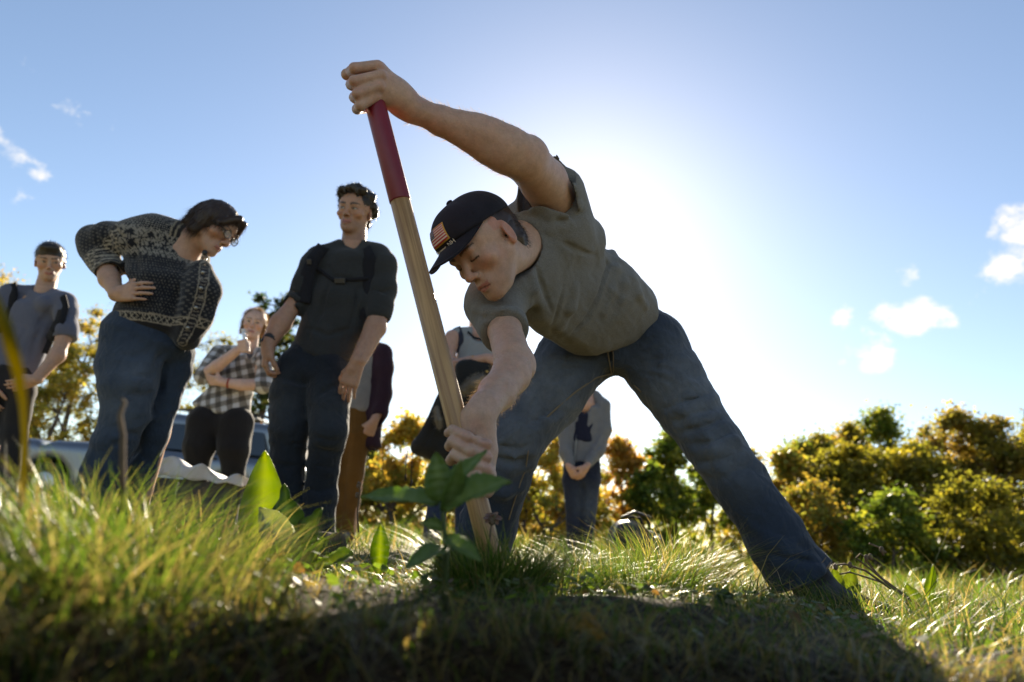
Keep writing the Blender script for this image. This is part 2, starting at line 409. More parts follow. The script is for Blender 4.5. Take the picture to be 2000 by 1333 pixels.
def denim(name, c, fade=(.16, .20, .24), fade_amt=.5):
    m, nt, b, x = cloth(name, c, var=.22, vscale=7., fine=.35, fscale=900., fold=.7, fold_scale=(22, 22, 15)); L = nt.links.new
    tc = nd(nt, 'ShaderNodeTexCoord')
    a = nd(nt, 'ShaderNodeAttribute'); a.attribute_name = 'wear'
    sp = nd(nt, 'ShaderNodeSeparateXYZ'); L(a.outputs['Vector'], sp.inputs[0])
    n = nd(nt, 'ShaderNodeTexNoise', inp={'Scale': 16., 'Detail': 6., 'Roughness': .7}); L(tc.outputs['Object'], n.inputs['Vector'])
    ml = nd(nt, 'ShaderNodeMath', operation='MULTIPLY'); L(n.outputs['Fac'], ml.inputs[0]); L(sp.outputs['X'], ml.inputs[1])
    m2 = nd(nt, 'ShaderNodeMath', operation='MULTIPLY', use_clamp=True); m2.inputs[1].default_value = fade_amt*2; L(ml.outputs[0], m2.inputs[0])
    mx = nd(nt, 'ShaderNodeMix', data_type='RGBA'); L(m2.outputs[0], mx.inputs['Factor']); L(x.outputs[0], mx.inputs['A']); mx.inputs['B'].default_value = (*fade, 1)
    # slanting twill lines
    mp = nd(nt, 'ShaderNodeMapping'); mp.inputs['Rotation'].default_value = (.3, .6, .5); L(tc.outputs['Object'], mp.inputs[0])
    wv = nd(nt, 'ShaderNodeTexWave', inp={'Scale': 260., 'Distortion': 3., 'Detail': 2.}); L(mp.outputs[0], wv.inputs['Vector'])
    rr = nd(nt, 'ShaderNodeMapRange'); rr.inputs[3].default_value = .82; rr.inputs[4].default_value = 1.15; L(wv.outputs['Fac'], rr.inputs[0])
    y = nd(nt, 'ShaderNodeVectorMath', operation='SCALE'); L(mx.outputs['Result'], y.inputs[0]); L(rr.outputs[0], y.inputs['Scale']); L(y.outputs[0], b.inputs['Base Color'])
    return m

M_SKIN = skin_mat()

# ------------------------------------------------------------------ heads, hair and hands
class Head:
    def __init__(s, c, fwd, up, sc=1., jaw=1., female=False):
        s.c = np.asarray(c, float); s.F = nrm(fwd); up = np.asarray(up, float); s.U = nrm(up-s.F*(up@s.F)); s.L = np.cross(s.U, s.F); s.s = sc
        s.M = np.array([s.L, s.F, s.U]); s.jaw = jaw; s.fem = female
    def p(s, x, y, z): return s.c + s.s*(x*s.L+y*s.F+z*s.U)
    def loc(s, V): return ((np.asarray(V)-s.c)@s.M.T)/s.s
    def el(s, x, y, z, rx, ry, rz): return EL(s.p(x, y, z), s.M, np.array([rx, ry, rz])*s.s)
    def rc(s, a, b, r1, r2): return RC(s.p(*a), s.p(*b), r1*s.s, r2*s.s)
    def prims(s, neck_to, neck_r=.056):
        j = s.jaw; K = s.s
        o = U(s.el(0, -.012, .035, .075, .098, .082), k=.01)
        o += U(EC(s.p(0, .020, .02), s.p(0, .038, -.072), .067*K, .042*j*K, s.L, .97, 1.0), k=.03*K)
        for q in (-1, 1):
            o += U(s.rc((q*.050*j, .002, -.042), (q*.015*j, .068, -.096), .017, .015), k=.025*K)
            o += U(s.el(q*.044, .056, -.022, .025, .022, .018), k=.02*K)
        o += U(s.el(0, .077, -.099, .020*j, .014, .015), k=.014*K)
        o += U(s.rc((-.036, .080, .020), (.036, .080, .020), .0095, .0095), k=.014*K)
        for q in (-1, 1): o += [(s.el(q*.031, .098, .003, .018, .013, .010), 's', .010*K)]
        o += U(s.rc((0, .086, .010), (0, .104, -.030), .0082, .0098), s.el(0, .104, -.033, .0108, .011, .0095), k=.009*K)
        for q in (-1, 1): o += U(s.el(q*.0120, .095, -.036, .0080, .010, .0078), k=.006*K)
        o += U(s.el(0, .076, -.064, .028, .018, .022), k=.014*K)
        for q in (-1, 1): o += U(s.el(q*.031, .0735, .001, .0145, .0140, .0125), k=.002*K)
        for q in (-1, 1):
            o += U(s.rc((q*.021, .0865, -.0665), (q*.004, .0945, -.0625), .0032, .0045), k=.004*K)
            o += U(s.rc((q*.018, .0865, -.072), (0, .0930, -.0745), .0034, .0058), k=.005*K)
            o += [(s.rc((q*.023, .0885, -.0725), (0, .0990, -.0685), .0017, .0022), 's', .003*K)]
            o += [(s.el(q*.0062, .101, -.0435, .0040, .0055, .0035), 's', .002*K)]
        for q in (-1, 1):                      # ears
            ex = np.array([nrm(s.L*q*.92-s.F*.40), nrm(s.F*.92+s.L*q*.40), s.U])
            o += U(EL(s.p(q*.079, -.014, -.006), ex, np.array([.0080, .0175, .0285])*K), EL(s.p(q*.077, -.009, -.028), ex, np.array([.0075, .011, .011])*K), k=.007*K)
            o += [(EL(s.p(q*.0885, -.009, -.004), ex, np.array([.0075, .0115, .020])*K), 's', .004*K)]
        o += U(RC(s.p(0, -.022, -.045), neck_to, neck_r*K, neck_r*1.12*K), k=.022*K)
        return o
    def paint(s, V, C, skin, lip=(.36, .12, .10), brow=(.03, .018, .012), eye=(.05, .03, .02), stubble=0., closed=False, blush=.25, look=(0., 0.), brow_w=1., hairline=None):
        X = s.loc(V); x, y, z = X.T; ax = np.abs(x); front = (y > .045) & (np.abs(z) < .14) & (ax < .085)
        def put(m, c):
            C[:] = C*(1-m[:, None]) + np.array(c)*m[:, None]
        sm = lambda t: np.clip(t, 0, 1)
        r = np.exp(-(((ax-.045)/.022)**2+((z+.028)/.020)**2))*(y > .02)*(np.abs(z) < .14) + .8*np.exp(-((ax/.016)**2+((z+.03)/.014)**2))*(y > .09) + 1.2*(ax > .0755)*(np.abs(z) < .05)*(y > -.05)*(y < .02)
        put(np.clip(r*blush, 0, 1), np.array(skin)*np.array([1.05, .55, .48]))
        if stubble:
            st = sm((-.035-z)/.03)*sm((y-.0)/.03)*(z > -.15)*(ax < .08); put(st*stubble, np.array(skin)*.42)
        # lips; mouth line and nostrils painted dark for the shade inside
        m = front & (y > .078) & (ax < .0235) & (z < -.0600+.12*ax*0) & (z > -.0795+.20*ax); put(m*.75, lip)
        m = front & (y > .076) & (ax < .023) & (np.abs(z+.0684+.17*ax) < .0016); put(m*.8, np.array(lip)*.25)
        m = front & (y > .095) & (ax < .011) & (ax > .002) & (np.abs(z+.0435) < .0036); put(m*.8, np.array(skin)*.18)
        # brows
        zb = .0215+.0055*np.sin(np.clip((ax-.012)/.042, 0, 1)*PI*.8); m = front & (ax > .011) & (ax < .052) & (np.abs(z-zb) < .0040*brow_w*(1-.5*np.clip((ax-.03)/.022, 0, 1))); put(m*.88, brow)
        # eyes
        ex = ax-.031; fr = front & (y > .060)
        if closed:
            zl = -.0055+8*ex**2; m = fr & (np.abs(ex) < .0135) & (np.abs(z-zl) < .0022); put(m*.95, (.012, .008, .006))
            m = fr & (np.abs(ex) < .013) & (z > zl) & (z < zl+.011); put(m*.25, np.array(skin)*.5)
        else:
            ap = .0052*(1-(ex/.0135)**2); m = fr & (np.abs(ex) < .0135) & (np.abs(z-.0005) < ap); put(m*1., (.42, .40, .38))
            sx = np.where(x > 0, x-.031, x+.031)-look[0]*.006; rr = np.hypot(sx, z-.001-look[1]*.003)
            put((m & (rr < .0056))*1., eye); put((m & (rr < .0024))*1., (.01, .01, .01))
            m = fr & (np.abs(ex) < .0145) & (np.abs(z-.0005-ap) < .0019); put(m*.9, np.array(brow)*.5)
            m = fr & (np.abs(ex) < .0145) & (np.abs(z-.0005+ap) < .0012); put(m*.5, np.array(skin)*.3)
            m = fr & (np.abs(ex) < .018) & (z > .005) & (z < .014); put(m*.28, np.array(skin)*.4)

def strands(name, V, Q, mat, parent, n, length, width, flow, seed=0, curl=.0, pick=None, lift=.3, segs=4, cols=None):
    """hair: thin tapering ribbons growing from a surface"""
    rs = np.random.RandomState(seed)
    V = np.asarray(V); c = V[Q].mean(1); nn = np.cross(V[Q[:, 2]]-V[Q[:, 0]], V[Q[:, 3]]-V[Q[:, 1]]); ln = np.linalg.norm(nn, axis=1)+1e-12; nn = nn/ln[:, None]
    w = ln.copy()
    if pick is not None: w = w*pick(c, nn)
    if w.sum() <= 0: return None
    i = rs.choice(len(c), n, p=w/w.sum()); p0 = c[i]+rs.normal(size=(n, 3))*.001; N = nn[i]
    fl = flow(p0, N) if callable(flow) else np.repeat(np.asarray(flow, float)[None], n, 0)
    d = fl+N*lift+rs.normal(size=(n, 3))*.25; d -= 0; d /= np.linalg.norm(d, axis=1)[:, None]
    ln = length*(.5+.9*rs.rand(n)); rows = []; p = p0.copy(); ph = rs.rand(n)*6.28
    side = np.cross(d, rs.normal(size=(n, 3))); side /= np.linalg.norm(side, axis=1)[:, None]+1e-9
    s2 = np.cross(d, side)
    for k in range(segs+1):
        t = k/segs; wd = width*(1-t*.85); rows.append(p-side*wd*.5); rows.append(p+side*wd*.5)
        dd = d + np.array([0, 0, -.25*t]) + curl*(np.sin(ph+t*9)[:, None]*side+np.cos(ph+t*9)[:, None]*s2)
        dd /= np.linalg.norm(dd, axis=1)[:, None]; p = p+dd*(ln/segs)[:, None]
    A = np.stack(rows, 1).reshape(-1, 3); m = 2*(segs+1); b = (np.arange(n)*m)[:, None]
    fc = np.concatenate([b+np.array([2*k, 2*k+1, 2*k+3, 2*k+2]) for k in range(segs)], 0)
    o = mesh_obj(name, A, fc, mat, None, smooth=True)
    if parent: adopt(parent, o)
    return o

def hair_mat(name, c, c2=None, rough=.42, trans=.25):
    m, nt, b, out = new_mat(name); L = nt.links.new
    tc = nd(nt, 'ShaderNodeTexCoord'); n = nd(nt, 'ShaderNodeTexNoise', inp={'Scale': 130., 'Detail': 3.}); L(tc.outputs['Object'], n.inputs['Vector'])
    mx = nd(nt, 'ShaderNodeMix', data_type='RGBA'); L(n.outputs['Fac'], mx.inputs['Factor']); mx.inputs['A'].default_value = (*c, 1); mx.inputs['B'].default_value = (*(c2 or tuple(1.9*q for q in c)), 1)
    L(mx.outputs['Result'], b.inputs['Base Color']); b.inputs['Roughness'].default_value = rough; b.inputs['Specular IOR Level'].default_value = .6
    t = nd(nt, 'ShaderNodeBsdfTranslucent'); L(mx.outputs['Result'], t.inputs[0]); ms = nd(nt, 'ShaderNodeMixShader'); ms.inputs[0].default_value = trans
    L(b.outputs[0], ms.inputs[1]); L(t.outputs[0], ms.inputs[2]); L(ms.outputs[0], out.inputs[0])
    return m

def hand_open(wrist, dirv, palm, curl=.5, sc=1., left=False, spread=.12, thumb_out=.6, wr=.026):
    """relaxed hand: palm block, four bent fingers of different length, thumb from the side of the palm.
    dirv: wrist to fingers, palm: the way the palm faces"""
    w = np.asarray(wrist, float); d = nrm(dirv); pn = np.asarray(palm, float); pn = nrm(pn-d*(pn@d)); th = np.cross(d, pn)*(1 if not left else -1)   # thumb side
    o = []; s = sc
    P = lambda a, b, c: w+s*(a*d+b*th+c*pn)
    o += U(RC(P(-.01, 0, 0), P(.03, .004, 0), wr*s, .027*s), k=.01)
    for b in (-.030, -.010, .010, .029): o += U(RC(P(.022, b*.6, 0), P(.092, b, -.002), .0165*s, .0125*s), k=.012)
    o += U(RC(P(.02, .014, .008), P(.055, .030, .010), .018*s, .014*s), k=.014)
    ln = {-.031: (.030, .020, .018), -.0105: (.040, .025, .021), .0105: (.044, .028, .022), .030: (.040, .024, .021)}
    for i, (b, l3) in enumerate(ln.items()):
        p = P(.090 if abs(b) < .02 else .084, b, -.002); a = curl*.55; r = .0092 if i else .0082
        for k, l in enumerate(l3):
            dd = d*math.cos(a)+pn*math.sin(a)+th*b*spread*10*(1-.3*k); q = p+nrm(dd)*l*s; o += U(RC(p, q, r*s, (r-.0009)*s), k=.004); p = q; r -= .0009; a += curl*(.85 if k == 0 else .6)
    p = P(.030, .030, .010); a = thumb_out
    for k, l in enumerate((.034, .030, .024)):
        dd = d*math.cos(a)+th*math.sin(a)+pn*(.35+.2*k*curl); q = p+nrm(dd)*l*s; o += U(RC(p, q, (.0125-.001*k)*s, (.0115-.001*k)*s), k=.006); p = q; a -= .25
    return o

def body_mesh(name, fine, coarse, vf, vc, paint, parent, mat=None):
    """one body: the bare parts meshed fine, what the clothes hide coarser, in one mesh"""
    V, Q = remesh(fine, vf)
    if coarse:
        V2, Q2 = remesh(coarse, vc); Q = np.concatenate([Q, Q2+len(V)]); V = np.concatenate([V, V2])
    o = mesh_obj(name, V, Q, mat or M_SKIN, None, cols=paint(V)); adopt(parent, o); return o, V, Q
def part(name, prims, vox, mat, parent, disp=None, amp=0., smooth=2, cols=None, attrs=None):
    V, Q = remesh(prims, vox, disp, amp, smooth)
    o = mesh_obj(name, V, Q, mat, None, cols=cols(V) if cols else None, attrs={k: f(V) for k, f in (attrs or {}).items()}); adopt(parent, o)
    return o, V, Q

# ------------------------------------------------------------------ the ground: meadow with a dug hollow in front
def sstep(a, b, x):
    t = np.clip((x-a)/(b-a), 0, 1); return t*t*(3-2*t)
def edge_y(x): return .42+.27*sstep(-.52, -.12, x)+.12*sstep(.0, .5, x)+.14*sstep(.5, 1.2, x)+.03*np.sin(x*9)+.015*np.sin(x*23+1)
def ground_h(x, y):
    x = np.asarray(x, float); y = np.asarray(y, float)
    r = np.hypot(x, y)
    h = .012*np.sin(x*2.1+1)*np.sin(y*1.7)+.008*np.sin(x*5.3+y*3.1)+.005*np.sin(x*11-y*7)
    h = h+.075*np.exp(-((x+.66)/.38)**2)*sstep(.30, .44, y)*(1-sstep(.8, 1.7, y))+.045*np.exp(-((x-.25)/.35)**2-((y-1.02)/.22)**2)
    h = h*(1-.7*sstep(2, 3.5, r))+.12*np.sin(x*.06+.5)*np.sin(y*.05)*sstep(15, 60, r)
    s = np.maximum(np.maximum(edge_y(x)*-1+y, -(y+.9)), np.abs(x)-1.25)     # <0 inside the hollow
    inside = 1-sstep(-.10, .015, s)
    rough = .018*np.sin(x*31+2*np.sin(y*17))*np.sin(y*29+x*7)+.012*np.sin(x*67+y*41)
    return h*(1-inside)+inside*(-.16+rough)+rough*.5*np.exp(-(s/.10)**2)
def make_ground():
    a = np.concatenate([-np.geomspace(900, 2.2, 46), np.linspace(-2.15, 2.15, 110), np.geomspace(2.2, 900, 46)])
    b = np.concatenate([-np.geomspace(300, 1.2, 22), np.linspace(-1.15, 3.0, 105), np.geomspace(3.05, 1500, 60)])
    X, Y = np.meshgrid(a, b, indexing='ij'); Z = ground_h(X, Y); V = np.stack([X, Y, Z], -1).reshape(-1, 3); nb = len(b)
    i, j = np.meshgrid(np.arange(len(a)-1), np.arange(nb-1), indexing='ij'); k = (i*nb+j).ravel()
    Fc = np.stack([k, k+nb, k+nb+1, k+1], -1)
    m, nt, bs, out = new_mat('meadow_soil'); L = nt.links.new
    tc = nd(nt, 'ShaderNodeTexCoord'); n = nd(nt, 'ShaderNodeTexNoise', inp={'Scale': 14., 'Detail': 8., 'Roughness': .7}); L(tc.outputs['Object'], n.inputs['Vector'])
    cr = nd(nt, 'ShaderNodeValToRGB'); cr.color_ramp.elements[0].position = .3; cr.color_ramp.elements[0].color = (.010, .006, .004, 1); cr.color_ramp.elements[1].position = .72; cr.color_ramp.elements[1].color = (.050, .029, .016, 1); L(n.outputs['Fac'], cr.inputs[0])
    # dry turf paled for warm bounce; dark soil near the lens deepens the shade
    a_ = nd(nt, 'ShaderNodeAttribute'); a_.attribute_name = 'turf'; sp = nd(nt, 'ShaderNodeSeparateXYZ'); L(a_.outputs['Vector'], sp.inputs[0])
    n2 = nd(nt, 'ShaderNodeTexNoise', inp={'Scale': 5., 'Detail': 6., 'Roughness': .7}); L(tc.outputs['Object'], n2.inputs['Vector'])
    c2 = nd(nt, 'ShaderNodeValToRGB'); c2.color_ramp.elements[0].position = .35; c2.color_ramp.elements[0].color = (.19, .17, .07, 1); c2.color_ramp.elements[1].position = .7; c2.color_ramp.elements[1].color = (.36, .29, .15, 1); L(n2.outputs['Fac'], c2.inputs[0])
    mx = nd(nt, 'ShaderNodeMix', data_type='RGBA'); L(sp.outputs['X'], mx.inputs['Factor']); L(cr.outputs[0], mx.inputs['A']); L(c2.outputs[0], mx.inputs['B']); L(mx.outputs['Result'], bs.inputs['Base Color']); bs.inputs['Roughness'].default_value = .95; bs.inputs['Specular IOR Level'].default_value = .15
    q = nd(nt, 'ShaderNodeBump', inp={'Strength': .8, 'Distance': .03}); L(n.outputs['Fac'], q.inputs['Height']); L(q.outputs[0], bs.inputs['Normal'])
    s = np.maximum(np.maximum(-edge_y(V[:, 0])+V[:, 1], -(V[:, 1]+.9)), np.abs(V[:, 0])-1.25); t = sstep(-.02, .12, s)*sstep(1.2, 3.5, np.hypot(V[:, 0], V[:, 1]))
    tag(mesh_obj('ground', V, Fc, m, attrs={'turf': np.c_[t, t, t]}), kind='structure')
make_ground()

def leaf_mat(name, trans=.5, rough=.5, vein=False):
    m, nt, b, out = new_mat(name); L = nt.links.new
    a = nd(nt, 'ShaderNodeAttribute'); a.attribute_name = 'paint'; L(a.outputs['Color'], b.inputs['Base Color']); b.inputs['Roughness'].default_value = rough; b.inputs['Specular IOR Level'].default_value = .35
    t = nd(nt, 'ShaderNodeBsdfTranslucent'); sc = nd(nt, 'ShaderNodeVectorMath', operation='MULTIPLY'); L(a.outputs['Color'], sc.inputs[0]); sc.inputs[1].default_value = (1.5, 1.45, .8); L(sc.outputs[0], t.inputs[0])
    ms = nd(nt, 'ShaderNodeMixShader'); ms.inputs[0].default_value = trans; L(b.outputs[0], ms.inputs[1]); L(t.outputs[0], ms.inputs[2]); L(ms.outputs[0], out.inputs[0])
    return m
M_GRASS = leaf_mat('grass_blade', .62, .35); M_LEAF = leaf_mat('weed_leaf', .55, .42); M_TREELEAF = leaf_mat('tree_leaf', .6, .5)
GREENS = np.array([(.042, .080, .013), (.060, .108, .018), (.092, .125, .026), (.032, .060, .011), (.15, .15, .045), (.27, .21, .105), (.18, .13, .058)])

def blades(name, P, hgt, wid, lean, seed, label, pal=None, segs=3, bend=1., cat='grass', az=None, obj=None):
    """many single blades of grass, each a bent tapering ribbon"""
    rs = np.random.RandomState(seed); n = len(P)
    az = rs.rand(n)*2*PI if az is None else az; d = np.stack([np.cos(az), np.sin(az), az*0], -1); sa = az+PI/2+rs.normal(size=n)*.6; sd = np.stack([np.cos(sa), np.sin(sa), az*0], -1)
    ln = lean*(.4+1.2*rs.rand(n)); rows = []
    for k in range(segs+1):
        t = k/segs; q = P+d*(hgt*ln*t**1.9)[:, None]*bend; q[:, 2] += hgt*(t-.32*ln*bend*t**2.4)
        w = (wid*(1-t)**.75)[:, None] if k < segs else 0*wid[:, None]+.0002
        rows += [q-sd*w*.5, q+sd*w*.5]
    A = np.stack(rows, 1).reshape(-1, 3); m = 2*(segs+1); b = (np.arange(n)*m)[:, None]
    Fc = np.concatenate([b+np.array([2*k, 2*k+1, 2*k+3, 2*k+2]) for k in range(segs)], 0)
    pal = pal or (.17, .20, .18, .11, .13, .13, .08); ci = rs.choice(7, n, p=np.array(pal)/sum(pal)); C = GREENS[ci]*(.7+.6*rs.rand(n))[:, None]
    o = mesh_obj(name, A, Fc, M_GRASS, cols=np.repeat(C, m, 0))
    return tag(o, label, cat, kind='stuff')
def scatter(n, x0, x1, y0, y1, seed, keep=None, wedge=None):
    rs = np.random.RandomState(seed); y = y0+(y1-y0)*rs.rand(n*2)
    x = (rs.rand(n*2)*2-1)*(wedge*y+.5) if wedge else x0+(x1-x0)*rs.rand(n*2)
    m = (y > edge_y(x)-.005) if keep is None else keep(x, y); x, y = x[m][:n], y[m][:n]
    return np.stack([x, y, ground_h(x, y)-.008], -1)
def low_by_boot(P): return 1-.78*np.exp(-((P[:, 0]-.475*P[:, 1])/.12)**2)*sstep(.95, 1.2, P[:, 1])*(1-sstep(1.85, 2.1, P[:, 1]))-.45*np.exp(-((P[:, 0]+.30)/.20)**2-((P[:, 1]-.85)/.35)**2)
def clumpy(P, f, seed): return low_by_boot(P)*np.clip(.5+.75*snoise(np.c_[P[:, :2], P[:, 0]*0].astype(f32), f, seed), .05, 1.4)
# turf nearest the lens, on the lip of the hollow
P = scatter(13000, -1.5, 1.6, .36, 1.6, 1); c = clumpy(P, 7, 2); rs = np.random.RandomState(3); lf = np.exp(-((P[:, 0]+.62)/.30)**2-((P[:, 1]-.66)/.40)**2)
blades('near_grass', P, (.030+.062*rs.rand(len(P))**1.8)*(.25+1.0*c)*(1+.75*lf), .0012+.0028*rs.rand(len(P))**1.6, .95, 4, 'short green and straw grass on the lip of the dug hollow', segs=3)
P = scatter(17000, 0, 0, 1.4, 4.2, 5, wedge=1.0); c = clumpy(P, 5, 6); rs = np.random.RandomState(7)
blades('meadow_grass', P, (.045+.125*rs.rand(len(P))**2.2)*(.35+.95*c), .0020+.0040*rs.rand(len(P))**1.5, .9, 8, 'meadow grass around the feet of the group', segs=3)
P = scatter(14000, 0, 0, 4.0, 14., 9, wedge=1.05); c = clumpy(P, 2.2, 10); rs = np.random.RandomState(11)
blades('far_grass', P, (.09+.18*rs.rand(len(P))**1.3)*(.45+.9*c), .006+.009*rs.rand(len(P)), .6, 12, 'tall unmown grass reaching back to the trees', segs=2)
P = scatter(6500, 0, 0, 13., 45., 13, wedge=1.1); rs = np.random.RandomState(14)
blades('far_grass', P, .2+.28*rs.rand(len(P)), .03+.035*rs.rand(len(P)), .5, 15, 'distant grass at the foot of the trees', segs=2)
# matted dead grass lying in between
P = scatter(6000, -1.6, 1.8, .5, 2.6, 18); rs = np.random.RandomState(19)
blades('thatch', P, (.04+.07*rs.rand(len(P)))*np.clip(low_by_boot(P), .3, 1), .0012+.0016*rs.rand(len(P)), 2.6, 20, 'matted straw-coloured dead grass lying between the green blades', pal=(.03, .05, .1, .02, .25, .3, .25), segs=3)
# clover and other small broad leaves close to the soil
def clover(n, seed):
    P = scatter(n, -1.5, 1.7, .55, 2.4, seed); rs = np.random.RandomState(seed+1); n = len(P); P[:, 2] += .012+.03*rs.rand(n); a = rs.rand(n)*2*PI
    d = np.stack([np.cos(a), np.sin(a), rs.normal(size=n)*.35], -1); e = np.stack([-np.sin(a), np.cos(a), rs.normal(size=n)*.35], -1); s = (.0035+.0055*rs.rand(n))[:, None]
    V = np.stack([P-d*s, P-d*s*.3+e*s*.8, P+d*s*.6+e*s*.5, P+d*s*1.1, P+d*s*.6-e*s*.5, P-d*s*.3-e*s*.8], 1).reshape(-1, 3); b = (np.arange(n)*6)[:, None]
    F_ = np.concatenate([b+np.array([0, 1, 2, 3]), b+np.array([0, 3, 4, 5])], 0); C = np.array([(.08, .14, .02), (.11, .17, .025), (.06, .10, .02), (.20, .15, .05), (.15, .08, .03)])[rs.choice(5, n, p=(.35, .25, .2, .1, .1))]*(.7+.6*rs.rand(n))[:, None]
    tag(mesh_obj('clover', V, F_, M_LEAF, cols=np.repeat(C, 6, 0)), 'small clover leaves and leaf litter among the grass', 'ground cover', kind='stuff')
clover(6500, 21)
# trailing roots and dead grass hanging over the cut edge
rs = np.random.RandomState(16); x = rs.rand(2600)*2.0-.6; y = edge_y(x)+rs.normal(size=2600)*.02+.0; P = np.stack([x, y, ground_h(x, y)+.0], -1)
blades('hanging_grass', P, .035+.07*rs.rand(2600), .0014+.0016*rs.rand(2600), 1.9, 17, 'dead grass and roots hanging over the cut soil edge', pal=(.05, .05, .1, .1, .2, .25, .25), segs=4, az=-PI/2+rs.normal(size=2600)*.7, bend=1.1)
def tussock(cx, cy, n, h, spread, seed, label, pal, name='grass_tussock', wid=.0022):
    rs = np.random.RandomState(seed); r = spread*np.sqrt(rs.rand(n)); a = rs.rand(n)*2*PI; x = cx+r*np.cos(a); y = cy+r*np.sin(a)
    P = np.stack([x, y, ground_h(x, y)-.006], -1)
    o = blades(name, P, h*(.55+.5*rs.rand(n)), wid*(.7+.7*rs.rand(n)), .75, seed+1, label, pal, segs=5, az=a+rs.normal(size=n)*.5)
    return o
g = at(1310, 1110, 1.62); tussock(g[0], g[1], 1000, .225, .12, 31, 'pale arching grass tussock in front of the navy bag', (.12, .14, .2, .04, .2, .2, .1))
g = at(955, 1195, 1.08); tussock(g[0], g[1], 1000, .145, .085, 47, 'green tussock hiding the foot of the shovel handle', (.25, .22, .2, .12, .1, .06, .05))
g = at(1240, 1150, 1.35); tussock(g[0], g[1], 900, .175, .12, 33, 'dark green tussock just right of the shovel', (.25, .2, .15, .25, .06, .05, .04))
g = at(1080, 1160, 1.30); tussock(g[0], g[1], 800, .150, .11, 35, 'dark green tussock at the foot of the shovel', (.25, .2, .15, .25, .06, .05, .04))
g = at(300, 1040, .72); tussock(g[0], g[1], 420, .140, .14, 37, 'blurred bright tussock on the left bank', (.12, .2, .25, .08, .2, .1, .05))
g = at(90, 1040, .56); tussock(g[0], g[1], 420, .15, .12, 39, 'blurred tussock at the left edge near the lens', (.12, .2, .25, .08, .2, .1, .05))
g = at(330, 1060, .60); tussock(g[0], g[1], 420, .12, .11, 41, 'blurred tussock nearest the lens on the left bank', (.12, .2, .25, .08, .2, .1, .05))
g = at(180, 1030, .95); tussock(g[0], g[1], 440, .145, .16, 61, 'long bright tussock on the left bank below the parked car', (.1, .2, .28, .05, .22, .1, .05))
g = at(420, 1040, 1.05); tussock(g[0], g[1], 360, .115, .15, 63, 'long bright tussock in front of the white sheet', (.1, .2, .28, .05, .22, .1, .05))
g = at(1160, 1150, 1.5); tussock(g[0], g[1], 600, .17, .12, 65, 'green tussock in front of the hoodie woman\'s feet', (.22, .2, .2, .15, .1, .08, .05))
g = at(1420, 1170, 1.45); tussock(g[0], g[1], 300, .10, .08, 67, 'small shaded tussock left of the dark standing leaf', (.22, .2, .15, .2, .1, .08, .05))
g = at(1700, 1160, 1.75); tussock(g[0], g[1], 600, .13, .18, 43, 'sunlit grass tuft right of the boot', (.15, .2, .25, .05, .2, .1, .05))
g = at(1480, 1150, 1.9); tussock(g[0], g[1], 400, .08, .14, 45, 'sunlit grass tuft just left of the boot', (.15, .2, .25, .05, .2, .1, .05))

# ------------------------------------------------------------------ weeds and single leaves
def leaf_blade(base, tip, width, face, c1, c2, droop=.0, fold=.25, teeth=0, lobes=0, seed=0, shape=1.):
    """one leaf: outline along the midrib, folded, with teeth or lobes; returns V, F, C"""
    rs = np.random.RandomState(seed); base = np.asarray(base, float); tip = np.asarray(tip, float); ax = tip-base; Ln = np.linalg.norm(ax); ax /= Ln
    fc = np.asarray(face, float); fc = nrm(fc-ax*(fc@ax)); sd = np.cross(ax, fc); n = 22; V = []; C = []
    for i in range(n+1):
        t = i/n; w = width*.5*(math.sin(PI*min(1, t**shape*.98+.02))**.8)+.0006
        if teeth: w *= 1+.30*((t*teeth) % 1-.5)*(1-t*.5)
        if lobes: w *= .62+.55*abs(math.sin(t*lobes*PI))
        mid = base+ax*Ln*t-fc*droop*Ln*t*t
        for s in (-1, -.55, 0, .55, 1):
            V.append(mid+sd*w*s+fc*(abs(s)*fold*w+.06*width*math.sin(9*t+4*s+seed)+.02*width*math.sin(37*t+seed))); k = .5+.5*math.sin(30*t+8*abs(s)); C.append(np.array(c1)*(1-k*.35)+np.array(c2)*k*.35 if s else np.array(c2)*1.15)
    F_ = [(5*i+j, 5*i+j+1, 5*i+6+j, 5*i+5+j) for i in range(n) for j in range(4)]
    return np.array(V), np.array(F_), np.array(C)
def leaf_obj(name, parent, *a, **k):
    V, F_, C = leaf_blade(*a, **k); o = mesh_obj(name, V, F_, M_LEAF, cols=C)
    md = o.modifiers.new('thickness', 'SOLIDIFY'); md.thickness = .0004
    if parent: adopt(parent, o)
    return o
M_STEM = simple('green_stem', (.07, .10, .03), .6, noise=.25, nscale=60, trans=.15); M_DRY = simple('dry_stem', (.13, .085, .05), .9, noise=.35, nscale=80)
